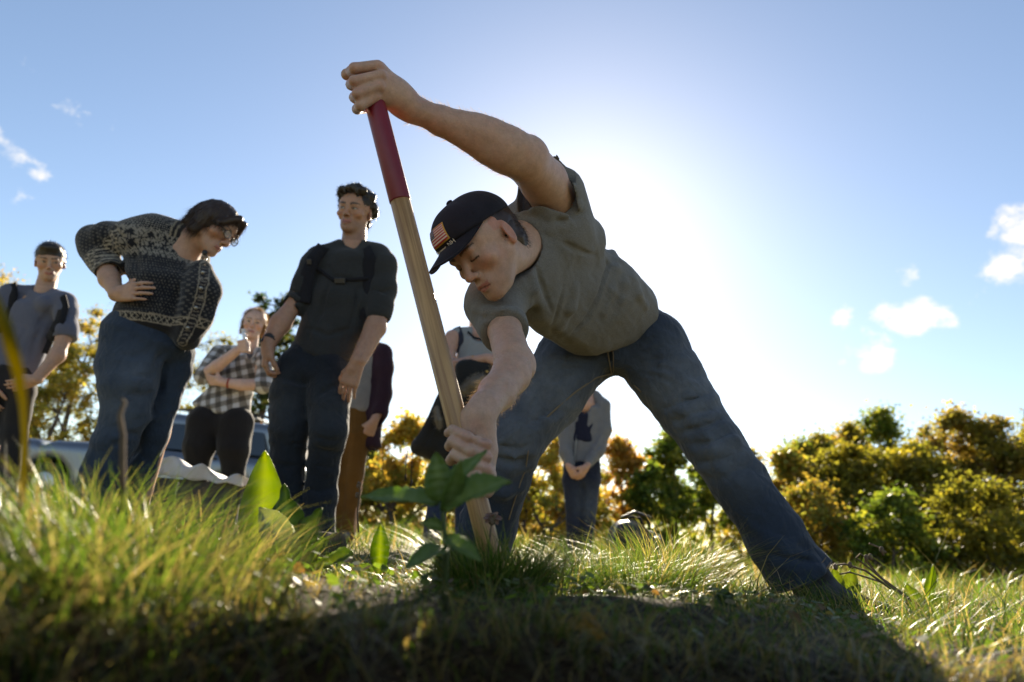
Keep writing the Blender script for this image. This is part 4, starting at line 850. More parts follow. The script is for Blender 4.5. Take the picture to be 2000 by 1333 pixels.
# ------------------------------------------------------------------ the digging man
def digger():
    skin = (.50, .305, .215)
    root = thing('person', (.4, 2.1, 0), 'bending man in dark ball cap, grey t-shirt and jeans driving the shovel into the ground', 'person')
    HD = Head(at(948, 480, 1.60), cv(-.52, -.58, .63), cv(-.62, .77, .15), .97, jaw=1.06)
    neck = at(1020, 478, 1.79)
    shL, elL, wrL = at(1088, 405, 1.86), at(1040, 302, 1.60), at(803, 212, 1.47)
    shR, elR, wrR = at(968, 597, 1.70), at(1003, 712, 1.47), at(938, 803, 1.27)
    # --- bare skin
    sk = HD.prims(neck, .058)
    sk += U(RC(neck, at(1050, 500, 1.90), .060, .050), k=.03)
    sk += chain([(1092, 408, 1.86, 44), (1062, 355, 1.73, 45), (1026, 312, 1.61, 43), (985, 292, 1.575, 43), (930, 262, 1.545, 36), (862, 237, 1.51, 27.5), (815, 217, 1.48, 24), (795, 208, 1.465, 25)], k=.013)
    sk += U(EL(at(1030, 306, 1.615), np.eye(3), (.048, .048, .048)), k=.013)
    # top hand: back of the hand, four fingers round the grip, thumb behind
    sk += chain([(800, 212, 1.465, 25), (775, 185, 1.445, 29)], k=.014)
    kn = [(737, 129, 1.395), (744, 146, 1.385), (741, 166, 1.382), (732, 187, 1.386)]
    for x, y, d in kn: sk += chain([(785, 197, 1.45, 19), (x+4, y+3, d+.012, 12.5)], k=.022)
    fin = [[(738, 129, 1.392, 11.5), (692, 134, 1.372, 10.8), (686, 140, 1.405, 10.5), (700, 146, 1.44, 9)],
           [(745, 148, 1.382, 11.5), (692, 159, 1.362, 10.8), (686, 166, 1.40, 10.5), (700, 170, 1.437, 9)],
           [(741, 168, 1.380, 11.5), (698, 184, 1.362, 10.6), (692, 191, 1.40, 10), (706, 193, 1.435, 9)],
           [(731, 189, 1.384, 11.5), (704, 207, 1.370, 10.4), (697, 214, 1.40, 9.5), (712, 214, 1.43, 8.5)]]
    for fch in fin: sk += chain(fch, k=.0042)
    sk += chain([(778, 190, 1.475, 17), (735, 152, 1.47, 15), (695, 143, 1.445, 12), (677, 146, 1.435, 11.5)], k=.008)
    # lower arm and hand
    sk += chain([(966, 600, 1.71, 30), (984, 640, 1.61, 33), (1003, 705, 1.48, 37), (998, 733, 1.43, 37), (970, 768, 1.355, 35), (946, 796, 1.285, 29), (937, 812, 1.265, 27)], k=.013)
    sk += U(EL(at(1016, 718, 1.475), np.eye(3), (.034, .034, .034)), k=.013)
    sk += chain([(937, 812, 1.265, 28), (936, 842, 1.265, 30), (944, 880, 1.258, 26), (948, 925, 1.255, 20)], k=.014)
    sk += chain([(915, 818, 1.27, 20), (905, 860, 1.285, 16), (900, 900, 1.285, 14)], k=.014)
    fin = [[(950, 868, 1.222, 12), (916, 854, 1.194, 11), (884, 840, 1.215, 10), (876, 846, 1.25, 10)],
           [(950, 893, 1.220, 12.5), (918, 880, 1.190, 11.8), (884, 862, 1.206, 10.8), (878, 872, 1.245, 11)],
           [(950, 917, 1.220, 12), (920, 906, 1.188, 11.5), (888, 888, 1.204, 10.6), (880, 900, 1.24, 11)],
           [(950, 940, 1.224, 12), (926, 931, 1.190, 11.2), (900, 914, 1.205, 10.4), (893, 926, 1.235, 10.5)]]
    for fch in fin: sk += chain(fch, k=.0032)
    sk += chain([(946, 892, 1.245, 17), (955, 930, 1.232, 13), (956, 952, 1.226, 11.5), (953, 964, 1.222, 10)], k=.010)
    for y, a in ((838, 6), (848, 2), (858, 8)):
        sk += crease(sk, [(922, y+a), (938, y), (952, y-5)], 1.1, 1.4, .004, .0018, k=.004)
    # --- hidden by clothes
    cz = U(EC(at(1065, 510, 1.88), at(1165, 600, 2.16), .14, .13, shL-shR, .6), EC(at(1165, 600, 2.16), at(1190, 650, 2.26), .13, .14, cv(1, .1, 0), .65), k=.05)
    cz += chain([(1135, 690, 2.28, 55), (1012, 870, 2.14, 30), (932, 1070, 2.2, 28)], k=.03) + chain([(1262, 680, 2.25, 55), (1394, 871, 2.09, 32), (1575, 1120, 1.95, 26), (1610, 1150, 1.90, 18)], k=.03)
    cz += U(RC(shL, at(1092, 408, 1.86), .045, .045), RC(shR, at(975, 620, 1.66), .036, .036), RC(shL+c_f*.03, shR+c_f*.03, .03, .03), k=.03)
    def paint(V):
        C = np.repeat(np.array([skin]), len(V), 0)
        n = snoise(V, 30, 3)[:, None]; C *= 1+.06*n*np.array([[.6, 1, 1]])
        # knuckles and finger joints run redder
        for x, y, d in kn+[(950, 868, 1.21), (950, 893, 1.21), (950, 916, 1.21), (690, 133, 1.37), (689, 158, 1.36), (695, 183, 1.36), (930, 830, 1.24), (905, 860, 1.19), (1030, 300, 1.56)]:
            m = np.exp(-((V-at(x, y, d))**2).sum(1)/.014**2)[:, None]*.35; C[:] = C*(1-m)+np.array([.42, .17, .12])*m
        HD.paint(V, C, skin, closed=True, blush=.36, stubble=.28, brow=(.07, .04, .025), lip=(.36, .12, .10))
        return C
    # forearm muscles and tendons
    sk += chain([(1010, 285, 1.57, 26), (960, 262, 1.55, 24), (900, 240, 1.52, 17)], k=.02)+chain([(1000, 318, 1.58, 22), (950, 295, 1.555, 20), (890, 262, 1.52, 14)], k=.02)
    ob, V, Q = body_mesh('body', sk, cz, .0033, .016, paint, root)
    # fine arm hair that catches the sun
    mh = hair_mat('arm_hair', (.30, .19, .10), (.5, .36, .2), trans=.5)
    def on_arm(c, n):
        w = np.zeros(len(c))
        for a, b in ((elL, wrL), (elR, wrR)):
            t = ((c-a)@(b-a))/((b-a)@(b-a)); w = np.maximum(w, ((t > .0) & (t < 1.0) & (np.linalg.norm(c-a-np.clip(t, 0, 1)[:, None]*(b-a), axis=1) < .07)))
        return w*(.15+np.clip(n@SUN_DIR+.3, 0, 1))
    strands('arm_hair', V, Q, mh, root, 3600, .014, .0005, lambda p, N: np.where((p[:, 2] > .7)[:, None], nrm(wrL-elL), nrm(wrR-elR)), 5, lift=.55, pick=on_arm, segs=2)
    # --- t-shirt
    hipd = cv(1, .18, .02)
    shd = nrm(shL-shR)
    ts = U(EC(at(1045, 505, 1.855), at(1160, 596, 2.14), .150, .163, shd, .66, .66, cap=.55), k=.02)
    ts += chain([(1012, 436, 1.84, 34), (1030, 470, 1.80, 34), (1026, 505, 1.77, 36), (1006, 535, 1.76, 34)], k=.05)
    ts += chain([(1042, 452, 1.82, 46), (1092, 452, 1.84, 50), (1136, 468, 1.94, 44)], k=.05)
    ts += U(EC(at(1150, 585, 2.10), at(1188, 622, 2.235), .160, .168, hipd, .72, .74, cap=.32), k=.05)
    ts += chain([(1015, 462, 1.86, 42), (1085, 425, 1.87, 52)], k=.05) + chain([(1020, 520, 1.80, 50), (990, 562, 1.735, 48), (966, 594, 1.69, 48)], k=.05)
    ts += chain([(1100, 630, 2.04, 24), (1135, 638, 2.10, 24), (1185, 636, 2.15, 22), (1240, 615, 2.2, 20)], k=.06)      # cloth hanging from the belly
    ts += chain([(1050, 590, 1.86, 38), (1078, 622, 1.98, 25)], k=.05)
    ts += chain([(1090, 418, 1.87, 54), (1082, 398, 1.835, 56), (1074, 380, 1.80, 57), (1062, 352, 1.74, 56)], k=.03)                              # raised sleeve
    ts += chain([(962, 596, 1.71, 50), (975, 622, 1.655, 43), (986, 648, 1.60, 41), (1000, 692, 1.51, 41)], k=.03)                                # lower sleeve
    axL = nrm(elL-shL); axR = nrm(elR-shR)
    cut = [(HS(at(1080, 392, 1.82), axL), 'i', .006)]
    # the two sleeves are trimmed square to the arm and hollowed round it
    tsl = [(BX(at(1064, 352, 1.735), np.array([axL, nrm(np.cross(axL, [0, 0, 1])), nrm(np.cross(axL, np.cross(axL, [0, 0, 1])))]), (.075, .078, .078), .004), 's', .006),
           (RC(at(1095, 412, 1.87), at(1062, 350, 1.73), .066, .064), 's', .004),
           (BX(at(1000, 686, 1.522), np.array([axR, nrm(np.cross(axR, [1, 0, 0])), nrm(np.cross(axR, np.cross(axR, [1, 0, 0])))]), (.090, .060, .060), .004), 's', .006),
           (RC(at(986, 648, 1.595), at(1002, 705, 1.48), .040, .047), 's', .004)]
    tsl += [(RC(neck, HD.p(0, -.02, -.05), .067, .066), 's', .008)]                                                        # neck opening
    folds = []
    G = lambda pts, w, dep, op='s': crease(ts, pts, 1.5, 2.5, w, dep, op, .007 if op == 's' else .016)
    folds += G([(1182, 482), (1188, 515), (1180, 545), (1172, 572), (1160, 600), (1148, 622), (1116, 652)], .014, .007)
    folds += G([(1196, 495), (1200, 530), (1192, 570), (1178, 610)], .012, .009, 'u')
    folds += G([(1212, 520), (1218, 555), (1212, 590)], .010, .008, 'u')
    folds += G([(1235, 545), (1246, 575), (1262, 600)], .010, .008, 'u')
    folds += G([(1048, 520), (1060, 555), (1068, 585), (1078, 612)], .012, .005) + G([(1028, 520), (1042, 565), (1056, 600)], .010, .005, 'u')
    folds += G([(1042, 420), (1075, 432), (1110, 428), (1140, 415)], .011, .005) + G([(1040, 436), (1072, 447), (1112, 442)], .010, .007, 'u') + G([(1045, 405), (1072, 418), (1105, 416), (1130, 402)], .008, .004, 'u')
    folds += G([(1090, 470), (1130, 490), (1165, 500)], .010, .004)
    folds += G([(915, 590), (945, 602), (985, 604)], .008, .004) + G([(925, 612), (950, 618), (990, 612)], .008, .004) + G([(918, 600), (950, 610), (988, 608)], .007, .003, 'u')
    folds += G([(1120, 560), (1112, 600), (1092, 640)], .013, .009, 'u') + G([(1100, 560), (1092, 600), (1080, 632)], .012, .005)
    ST = stretch(at(1215, 640, 2.2)-at(1085, 440, 1.85), .22)
    dsp = lambda P: .0018*snoise(P*np.array([1, 1, .55], f32), 34, 11) + .0008*snoise(P, 80, 12) + .0040*ridges(P, ST, 27, 13) + .0014*ridges(P, ST, 62, 14)
    mt, *_ = cloth('grey_heather_jersey', (.158, .150, .135), var=.10, vscale=6., fine=.42, fscale=520., fold=.25, fold_scale=(16, 16, 26))
    part('t_shirt', ts+folds+tsl, .0045, mt, root, dsp, .010, smooth=1)
    # --- jeans
    LR = [(1128, 688, 2.28, 72), (1075, 765, 2.20, 66), (1008, 862, 2.10, 52), (982, 935, 2.12, 49), (952, 1025, 2.17, 54), (935, 1085, 2.2, 56)]
    LL = [(1266, 678, 2.25, 74), (1304, 738, 2.20, 66), (1394, 871, 2.08, 54), (1450, 951, 2.03, 51), (1521, 1058, 1.97, 54), (1566, 1128, 1.945, 60), (1604, 1190, 1.925, 62)]
    jn = U(EC(at(1190, 640, 2.26), at(1192, 672, 2.27), .172, .170, hipd, .70, .75, cap=.6), k=.02)
    jn += chain(LR, k=.02) + chain(LL, k=.02)
    jn0 = list(jn)
    G = lambda pts, w, dep, op='s', k=.012: crease(jn0, pts, 1.6, 2.6, w, dep, op, k)
    fl = []
    for i in range(7):                          # whiskers fanning from the crotch
        a = R(-8+13*i); fl += G([(1205+40*math.cos(a), 735-40*math.sin(a)-14), (1205+78*math.cos(a), 735-78*math.sin(a)-10), (1205+110*math.cos(a), 735-112*math.sin(a)-2)], .007, .0035)
        a = R(188-13*i); fl += G([(1185+38*math.cos(a), 735-38*math.sin(a)-14), (1180+72*math.cos(a), 735-72*math.sin(a)-10), (1175+95*math.cos(a), 735-95*math.sin(a)-2)], .007, .0035)
    for pts in ([(1318, 822), (1350, 812), (1395, 800)], [(1330, 845), (1372, 838), (1412, 818)], [(1350, 870), (1392, 868), (1430, 846)], [(1368, 905), (1404, 902), (1452, 880)],
                [(1300, 800), (1330, 790), (1385, 770)], [(1490, 1050), (1535, 1062), (1580, 1075)], [(1500, 1080), (1545, 1095), (1596, 1098)], [(1462, 1010), (1500, 1040), (1545, 1052)],
                [(960, 860), (1000, 880), (1035, 872)], [(955, 890), (995, 905), (1032, 896)], [(1030, 830), (1060, 815), (1090, 800)], [(950, 940), (985, 950), (1015, 940)]):
        fl += G(pts, .011, .005, 's', .010); fl += G([(x+4, y+13) for x, y in pts], .013, .008, 'u', .018)
    fl += G([(1186, 655), (1190, 690), (1193, 732)], .006, .003)
    axl = nrm(at(1566, 1128, 1.945)-at(1521, 1058, 1.97))
    hemL = at(1562, 1128, 1.945)
    jc = [(BX(hemL+axl*.10, np.array([axl, nrm(np.cross(axl, [0, 1, 0])), nrm(np.cross(axl, np.cross(axl, [0, 1, 0])))]), (.10, .2, .2), .003), 's', .004),
          (RC(at(1521, 1058, 1.97), at(1600, 1180, 1.92), .066, .078), 's', .004)]
    dsp = lambda P: .0038*snoise(P*np.array([1, 1, 1.5], f32), 26, 21) + .0012*snoise(P*np.array([1, 1, 1.8], f32), 70, 22) + .0055*ridges(P, SJ, 24, 23)*(.35+.65*sstep0(P)) + .0022*ridges(P, SJ, 60, 24)
    sstep0 = lambda P: np.clip(1-np.minimum(np.abs(P[..., 2]-.42), np.abs(P[..., 2]-.12)*1.1)/.16, 0, 1)
    SJ = stretch((1, .1, -.15), .30)
    thl = [np.array(at(x, y, d)) for x, y, d, r in LL[:4]]; thr = [np.array(at(x, y, d)) for x, y, d, r in LR[:4]]
    def wear(V):
        w = np.zeros(len(V))
        for a, b in ((thl[0], thl[2]), (thr[0], thr[2])):
            m = (a+b)/2-c_f*.08; w = np.maximum(w, np.exp(-((V-m)**2).sum(1)/.17**2))
        for kk in (thl[2], thr[2]): w = np.maximum(w, .8*np.exp(-((V-(kk-c_f*.08))**2).sum(1)/.12**2))
        return np.c_[w, w*0, w*0]
    mj = denim('faded_blue_denim', (.021, .031, .049), fade=(.15, .165, .185), fade_amt=.72)
    part('jeans', jn+fl+jc, .0054, mj, root, dsp, .010, attrs={'wear': wear})
    # seams: thread lines that stand a little proud of the cloth
    sm = simple('seam_thread', (.17, .13, .085), .9); seam = PM()
    def sline(pts, r, d0=1.6, d1=2.6):
        X = np.array(pts, float); t = np.linspace(0, len(X)-1, 6*len(X)); x = np.interp(t, range(len(X)), X[:, 0]); y = np.interp(t, range(len(X)), X[:, 1])
        seam.tube([at(a, b, hit(jn, a, b, d0, d1)-.003) for a, b in zip(x, y)], r, 6)
    sline([(1196, 730), (1165, 738), (1125, 765), (1090, 795), (1055, 828)], .0030); sline([(1203, 731), (1228, 742), (1252, 766)], .0030)
    sline([(1184, 662), (1188, 695), (1194, 728)], .0022); sline([(1194, 662), (1198, 695), (1198, 728)], .0016)
    sline([(1032, 880), (1027, 915), (1014, 950), (1003, 985), (994, 1015)], .0026)
    seam.build('seam', sm, root)
    hm = PM(); c = hemL; e1 = nrm(np.cross(axl, [0, 1, 0])); e2 = np.cross(axl, e1)
    for off in (.004, .022):
        ring = []
        for j in range(41):
            w = 2*PI*j/40; dirn = e1*math.cos(w)+e2*math.sin(w); base = c-axl*off
            ds = np.linspace(.04, .14, 160); D = evalD(jn, base+ds[:, None]*dirn); ring.append(base+dirn*(ds[np.argmax(D > 0)]+.001))
        hm.tube(ring, .0028 if off < .01 else .0014, 6, cap=False)
    hm.build('hem', simple('hem_thread', (.16, .11, .07), .9), root)
    # --- boot
    bt = U(RC(at(1566, 1105, 1.95), at(1602, 1160, 1.925), .060, .056), k=.02)
    toe = at(1598, 1165, 1.925)+np.array([.13, -.10, -.035])
    bt += U(EC(at(1592, 1165, 1.93), toe, .050, .046, [.6, .8, 0], .95, .8), k=.03)
    bt += [(HS((0, 0, .014), (0, 0, -1)), 'i', .006)]
    mb, *_ = cloth('dark_camo_canvas', (.035, .035, .040), var=.7, vscale=26., fine=.3)
    bo, *_ = part('boot', bt, .005, mb, root)
    so = PM()
    t0 = at(1592, 1165, 1.93); u_ = nrm((toe-t0)*np.array([1, 1, 0])); v_ = np.cross([0, 0, 1], u_)
    ring = []
    for j in range(24):
        w = 2*PI*j/24; ring.append(np.array([*(t0+(toe-t0)*.5)[:2], 0])+u_*math.cos(w)*.142+v_*math.sin(w)*.052*(1+.15*math.cos(w)))
    so.add([q+np.array([0, 0, .0]) for q in ring]+[q+np.array([0, 0, .022]) for q in ring], [tuple(range(24))[::-1], tuple(range(24, 48))]+[(j, (j+1) % 24, 24+(j+1) % 24, 24+j) for j in range(24)])
    so.build('sole', simple('boot_sole', (.02, .018, .016), .8), root)
    # right shoe, low in the grass
    sh = U(EC(at(935, 1090, 2.2)*np.array([1, 1, 0])+np.array([0, .03, .045]), at(935, 1090, 2.2)*np.array([1, 1, 0])+np.array([-.13, -.14, .038]), .048, .042, [.8, -.6, 0], .85, .7), k=.02)
    part('boot', sh, .006, mb, root)
    # --- hair and cap
    hr = U(HD.el(0, -.022, .030, .079, .094, .083), k=.01) + U(HD.el(0, -.062, -.030, .060, .046, .050), k=.02)
    hr += [(HD.el(0, .085, -.05, .10, .085, .085), 's', .01)]
    for q in (-1, 1): hr += [(HD.el(q*.082, -.012, -.01, .014, .023, .034), 's', .004)]
    mhair = hair_mat('brown_hair', (.035, .020, .012))
    o, HV, HQ = part('hair', hr, .003, mhair, root, lambda P: .0018*snoise(P, 160, 31), .002)
    strands('hair', HV, HQ, mhair, root, 1500, .012, .0008, lambda p, N: -HD.U*1.0-HD.F*.5, 6, lift=.25, pick=lambda c, n: (HD.loc(c)[:, 2] < .012)*1.)
    cp = U(HD.el(0, -.010, .046, .0870, .106, .086), HD.el(0, .042, .064, .070, .062, .058), k=.03)
    tilt = nrm(-HD.U*.97+HD.F*.12)
    cp += [(HS(HD.p(0, 0, .045), tilt), 'i', .004), (HD.el(0, -.010, .036, .081, .100, .083), 's', .002)]
    cp += [(HD.el(0, -.118, .012, .034, .03, .030), 's', .006)]
    for a in (0, PI/3, -PI/3):                  # panel seams
        pp = []
        for t in np.linspace(-.5, .5, 15)*PI*.94:
            v = HD.L*math.sin(a)*math.sin(t)+HD.F*math.cos(a)*math.sin(t)+HD.U*math.cos(t); c0 = HD.p(0, -.006, .040); ds = np.linspace(.05, .14, 200); D = evalD(cp[:2], c0+ds[:, None]*v)
            pp.append(c0+v*(ds[np.argmax(D > 0)]+.0006))
        cp += [(RC(pp[i], pp[i+1], .0012, .0012), 's', .002) for i in range(14) if HD.loc(pp[i])[2] > .03]
    mc, *_ = cloth('navy_cotton_twill', (.017, .016, .022), var=.2, vscale=20., fine=.3, fscale=800., sheen=.03)
    part('cap', cp, .0034, mc, root, lambda P: .0010*snoise(P, 45, 41), .001)
    # brim: a curved plate with thickness
    nu, nv = 25, 11; tv = []; 
    for side in (0, 1):
        for i in range(nu):
            for j in range(nv):
                a = (i/(nu-1)-.5)*2; t = j/(nv-1); x = a*.078; y0 = .100*math.sqrt(max(0, 1-(a*.94)**2))-.008; y = y0*(1-t)+(y0+.078*(1-abs(a)**2.6))*t
                z = .0485+.124*y0-(.044*abs(a)**2+.018)*t*(1-abs(a)**2.6)-side*.0042; tv.append(HD.p(x, y+.005, z))
    fc = []
    for side in (0, 1):
        for i in range(nu-1):
            for j in range(nv-1):
                q = [side*nu*nv+i*nv+j, side*nu*nv+(i+1)*nv+j, side*nu*nv+(i+1)*nv+j+1, side*nu*nv+i*nv+j+1]; fc.append(q if side else q[::-1])
    n0 = nu*nv
    for i in range(nu-1):
        for j in (0, nv-1): fc.append([i*nv+j, (i+1)*nv+j, n0+(i+1)*nv+j, n0+i*nv+j][::(1 if j else -1)])
    for j in range(nv-1):
        for i in (0, nu-1): fc.append([i*nv+j, i*nv+j+1, n0+i*nv+j+1, n0+i*nv+j])
    br = mesh_obj('cap_brim', np.array(tv), np.array(fc), mc); adopt(root, br)
    part('cap_button', U(HD.el(0, .002, .1325, .009, .009, .005), k=.001), .0015, mc, root)
    return root, HD, cp, mc

def on_surface(prims, c0, v, r0, r1):
    ds = np.linspace(r0, r1, 240); D = evalD(prims, c0+ds[:, None]*v); return c0+v*ds[np.argmax(D > 0)]

def cap_front(root, HD, cp):
    """embroidered flag patch and lettering on the front of the cap"""
    c0 = HD.p(0, 0, .05)
    def surf(u, w, lift):                       # u: towards his left (m along the brow), w: upwards
        a = u/.09; v = nrm(HD.L*math.sin(a)+HD.F*math.cos(a)+HD.U*(w/.09)); q = on_surface(cp[:2], c0, v, .05, .16); return q+v*lift
    def sheet(name, u0, u1, w0, w1, lift, mat, nu=8, nw=6):
        V = [surf(u0+(u1-u0)*i/nu, w0+(w1-w0)*j/nw, lift) for i in range(nu+1) for j in range(nw+1)]
        Vb = [surf(u0+(u1-u0)*i/nu, w0+(w1-w0)*j/nw, lift-.0016) for i in range(nu+1) for j in range(nw+1)]
        m = nw+1; n = len(V); fc = []
        for i in range(nu):
            for j in range(nw): q = [i*m+j, (i+1)*m+j, (i+1)*m+j+1, i*m+j+1]; fc += [q, [x+n for x in q[::-1]]]
        for i in range(nu):
            fc += [[i*m, i*m+n, (i+1)*m+n, (i+1)*m], [i*m+nw, (i+1)*m+nw, (i+1)*m+nw+n, i*m+nw+n]]
        for j in range(nw):
            fc += [[j, j+1, j+1+n, j+n], [nu*m+j, nu*m+j+n, nu*m+j+1+n, nu*m+j+1]]
        o = mesh_obj(name, np.array(V+Vb), np.array(fc), mat); adopt(root, o); return o
    u0, u1, w0, w1 = -.030, .026, .018, .056
    gold = simple('gold_thread', (.55, .30, .05), .7); red = simple('red_thread', (.42, .03, .035), .8); wht = simple('white_thread', (.62, .55, .45), .8); blu = simple('blue_thread', (.03, .04, .12), .8)
    bd = sheet('flag_patch', u0-.003, u1+.003, w0-.003, w1+.003, .0012, gold)
    for k in range(13):
        a = w0+(w1-w0)*k/13; b = w0+(w1-w0)*(k+1)/13; left = u0 if k < 6 else u0+.024
        o = sheet('stripe', left, u1, a, b, .0022, red if k % 2 == 0 else wht, 6, 1); o.parent = bd; o.matrix_parent_inverse = bd.matrix_world.inverted()
    o = sheet('canton', u0, u0+.024, w0+(w1-w0)*6/13, w1, .0023, blu, 4, 3); o.parent = bd
    st = PM()
    for i in range(5):
        for j in range(4):
            q = surf(u0+.003+i*.0045, w0+(w1-w0)*6/13+.003+j*.0043, .0026); st.box(q, HD.M, (.0008, .0003, .0008))
    o = st.build('stars', wht, None); o.parent = bd
    cu = bpy.data.curves.new('lettering', 'FONT'); cu.body = 'Hanover, NH'; cu.size = .0125; cu.extrude = .0005; cu.align_x = 'CENTER'
    to = bpy.data.objects.new('lettering', cu); col.objects.link(to)
    dg = bpy.context.evaluated_depsgraph_get(); dg.update(); me = bpy.data.meshes.new_from_object(to.evaluated_get(dg)); bpy.data.objects.remove(to)
    for v in me.vertices:
        q = surf(v.co.x, .0025+v.co.y, .0015+v.co.z); v.co = Vector(q)
    me.materials.append(wht); o = bpy.data.objects.new('lettering', me); col.objects.link(o); adopt(root, o)

DG, DG_HEAD, DG_CAP, M_CAP = digger()
cap_front(DG, DG_HEAD, DG_CAP)

# ------------------------------------------------------------------ the shovel
def shovel():
    top, bot = at(719, 150, 1.418), at(945, 1030, 1.235)
    ax = nrm(top-bot); root = thing('shovel', (float(bot[0]), float(bot[1]), 0), 'long wooden shovel with red sleeve on the top of its handle, held upright', 'shovel')
    m, nt, b, out = new_mat('ash_wood'); L = nt.links.new
    tc = nd(nt, 'ShaderNodeTexCoord'); mp = nd(nt, 'ShaderNodeMapping')
    q = Vector(ax).to_track_quat('Z', 'Y').inverted().to_euler(); mp.inputs['Rotation'].default_value = q; L(tc.outputs['Object'], mp.inputs[0])
    m2 = nd(nt, 'ShaderNodeMapping'); m2.inputs['Scale'].default_value = (95, 95, 3.2); L(mp.outputs[0], m2.inputs[0])
    n = nd(nt, 'ShaderNodeTexNoise', inp={'Scale': 1., 'Detail': 5., 'Roughness': .6, 'Distortion': .8}); L(m2.outputs[0], n.inputs['Vector'])
    cr = nd(nt, 'ShaderNodeValToRGB'); cr.color_ramp.elements[0].position = .36; cr.color_ramp.elements[0].color = (.23, .105, .035, 1); cr.color_ramp.elements[1].position = .62; cr.color_ramp.elements[1].color = (.50, .285, .115, 1)
    L(n.outputs['Fac'], cr.inputs[0]); n3 = nd(nt, 'ShaderNodeTexNoise', inp={'Scale': 9., 'Detail': 3.}); L(tc.outputs['Object'], n3.inputs['Vector'])
    mr = nd(nt, 'ShaderNodeMapRange'); mr.inputs[1].default_value = .3; mr.inputs[2].default_value = .7; mr.inputs[3].default_value = .85; mr.inputs[4].default_value = 1.1; L(n3.outputs['Fac'], mr.inputs[0])
    x = nd(nt, 'ShaderNodeVectorMath', operation='SCALE'); L(cr.outputs[0], x.inputs[0]); L(mr.outputs[0], x.inputs['Scale']); L(x.outputs[0], b.inputs['Base Color']); b.inputs['Roughness'].default_value = .42
    bp = nd(nt, 'ShaderNodeBump', inp={'Strength': .2, 'Distance': .001}); L(n.outputs['Fac'], bp.inputs['Height']); L(bp.outputs[0], b.inputs['Normal'])
    low = bot-ax*.34
    PM().tube([low, bot, top], [.0205, .0203, .0200], 28).build('handle', m, root)
    s0 = at(778, 397, 1.366); s0 = bot+ax*((s0-bot)@ax)
    g = PM().tube([s0, s0+ax*.002, top-ax*.002, top+ax*.004, top+ax*.006], [.0208, .0216, .0214, .020, .012], 28)
    g.build('grip_sleeve', simple('red_vinyl', (.185, .006, .014), .42, noise=.12, nscale=30, bump=.1, bscale=300), root)
    p = bot+ax*.115; PM().tube([p, p+ax*.045], [.0211, .0211], 24).build('sticker', simple('red_sticker', (.45, .02, .02), .5), root)
    st = simple('worn_steel', (.22, .20, .18), .45, .9, noise=.3, nscale=25)
    PM().tube([low-ax*.02, low+ax*.13], [.024, .0225], 20).build('socket', st, root)
    # dished blade under the soil line
    V = []; Fc = []; sd = nrm(np.cross(ax, [0, 1, 0])); nn = np.cross(ax, sd)
    for k, (t, w) in enumerate(((0, .07), (.02, .105), (.10, .108), (.18, .09), (.25, .05), (.28, .006))):
        for j in range(7):
            a = (j/3-1); V.append(low-ax*(.005+t)+sd*w*a+nn*(.022*(1-a*a)-.012))
    V += [v+nn*.003 for v in V]; n = 42
    for k in range(5):
        for j in range(6): q = (k*7+j, k*7+j+1, k*7+j+8, k*7+j+7); Fc += [q, tuple(i+n for i in q[::-1])]
    for k in range(5):
        for j in (0, 6): Fc.append((k*7+j, k*7+j+7, k*7+j+7+n, k*7+j+n))
    for j in range(6): Fc.append((j, j+1, j+1+n, j+n))
    pm = PM(); pm.add(V, Fc); pm.build('blade', st, root)
shovel()

# ------------------------------------------------------------------ the people watching
def dY(x, y, Y):
    v = c_f + c_r*(x-1000)/FPX + c_u*(666.5-y)/FPX; return (Y-CAM[1])/v[1]
def atY(x, y, Y): return at(x, y, dY(x, y, Y))
def chY(pts, k=.02, add=0.): return chain([(x, y, dY(x, y, Y), r) for x, y, Y, r in pts], k, add)
def flat_skin(c): return lambda V: np.repeat(np.array([c]), len(V), 0)*(1+.06*snoise(V, 25, 7)[:, None])
def painted_cloth(name, rough=.92, bump=.35, bscale=420.):
    m, nt, b, out = new_mat(name); L = nt.links.new
    a = nd(nt, 'ShaderNodeAttribute'); a.attribute_name = 'paint'; tc = nd(nt, 'ShaderNodeTexCoord')
    n = nd(nt, 'ShaderNodeTexNoise', inp={'Scale': bscale, 'Detail': 2.}); L(tc.outputs['Object'], n.inputs['Vector'])
    r = nd(nt, 'ShaderNodeMapRange'); r.inputs[1].default_value = .3; r.inputs[2].default_value = .7; r.inputs[3].default_value = .8; r.inputs[4].default_value = 1.2; L(n.outputs['Fac'], r.inputs[0])
    x = nd(nt, 'ShaderNodeVectorMath', operation='SCALE'); L(a.outputs['Color'], x.inputs[0]); L(r.outputs[0], x.inputs['Scale']); L(x.outputs[0], b.inputs['Base Color'])
    b.inputs['Roughness'].default_value = rough; b.inputs['Specular IOR Level'].default_value = .2; b.inputs['Sheen Weight'].default_value = .25
    q = nd(nt, 'ShaderNodeBump', inp={'Strength': bump, 'Distance': .003}); L(n.outputs['Fac'], q.inputs['Height']); L(q.outputs[0], b.inputs['Normal'])
    return m
def folds_d(s1, a1=.004, f1=22, a2=.0016, f2=60, st=(1, 1, .6)):
    Ms = stretch((0, 0, 1), .35) if st[2] < 1 else stretch((1, 0, 0), .35)
    return lambda P: .7*a1*snoise(P*np.array(st, f32), f1, s1) + a2*.6*snoise(P, f2, s1+1) + 1.5*a1*ridges(P, Ms, f1*1.15, s1+2)
def wear_knee(pts, s=.16):
    Q = [atY(x, y, Y) for x, y, Y in pts]
    def f(V):
        w = np.zeros(len(V))
        for q in Q: w = np.maximum(w, np.exp(-((V-(q-np.array([0, .08, 0])))**2).sum(1)/s**2))
        return np.c_[w, w*0, w*0]
    return f
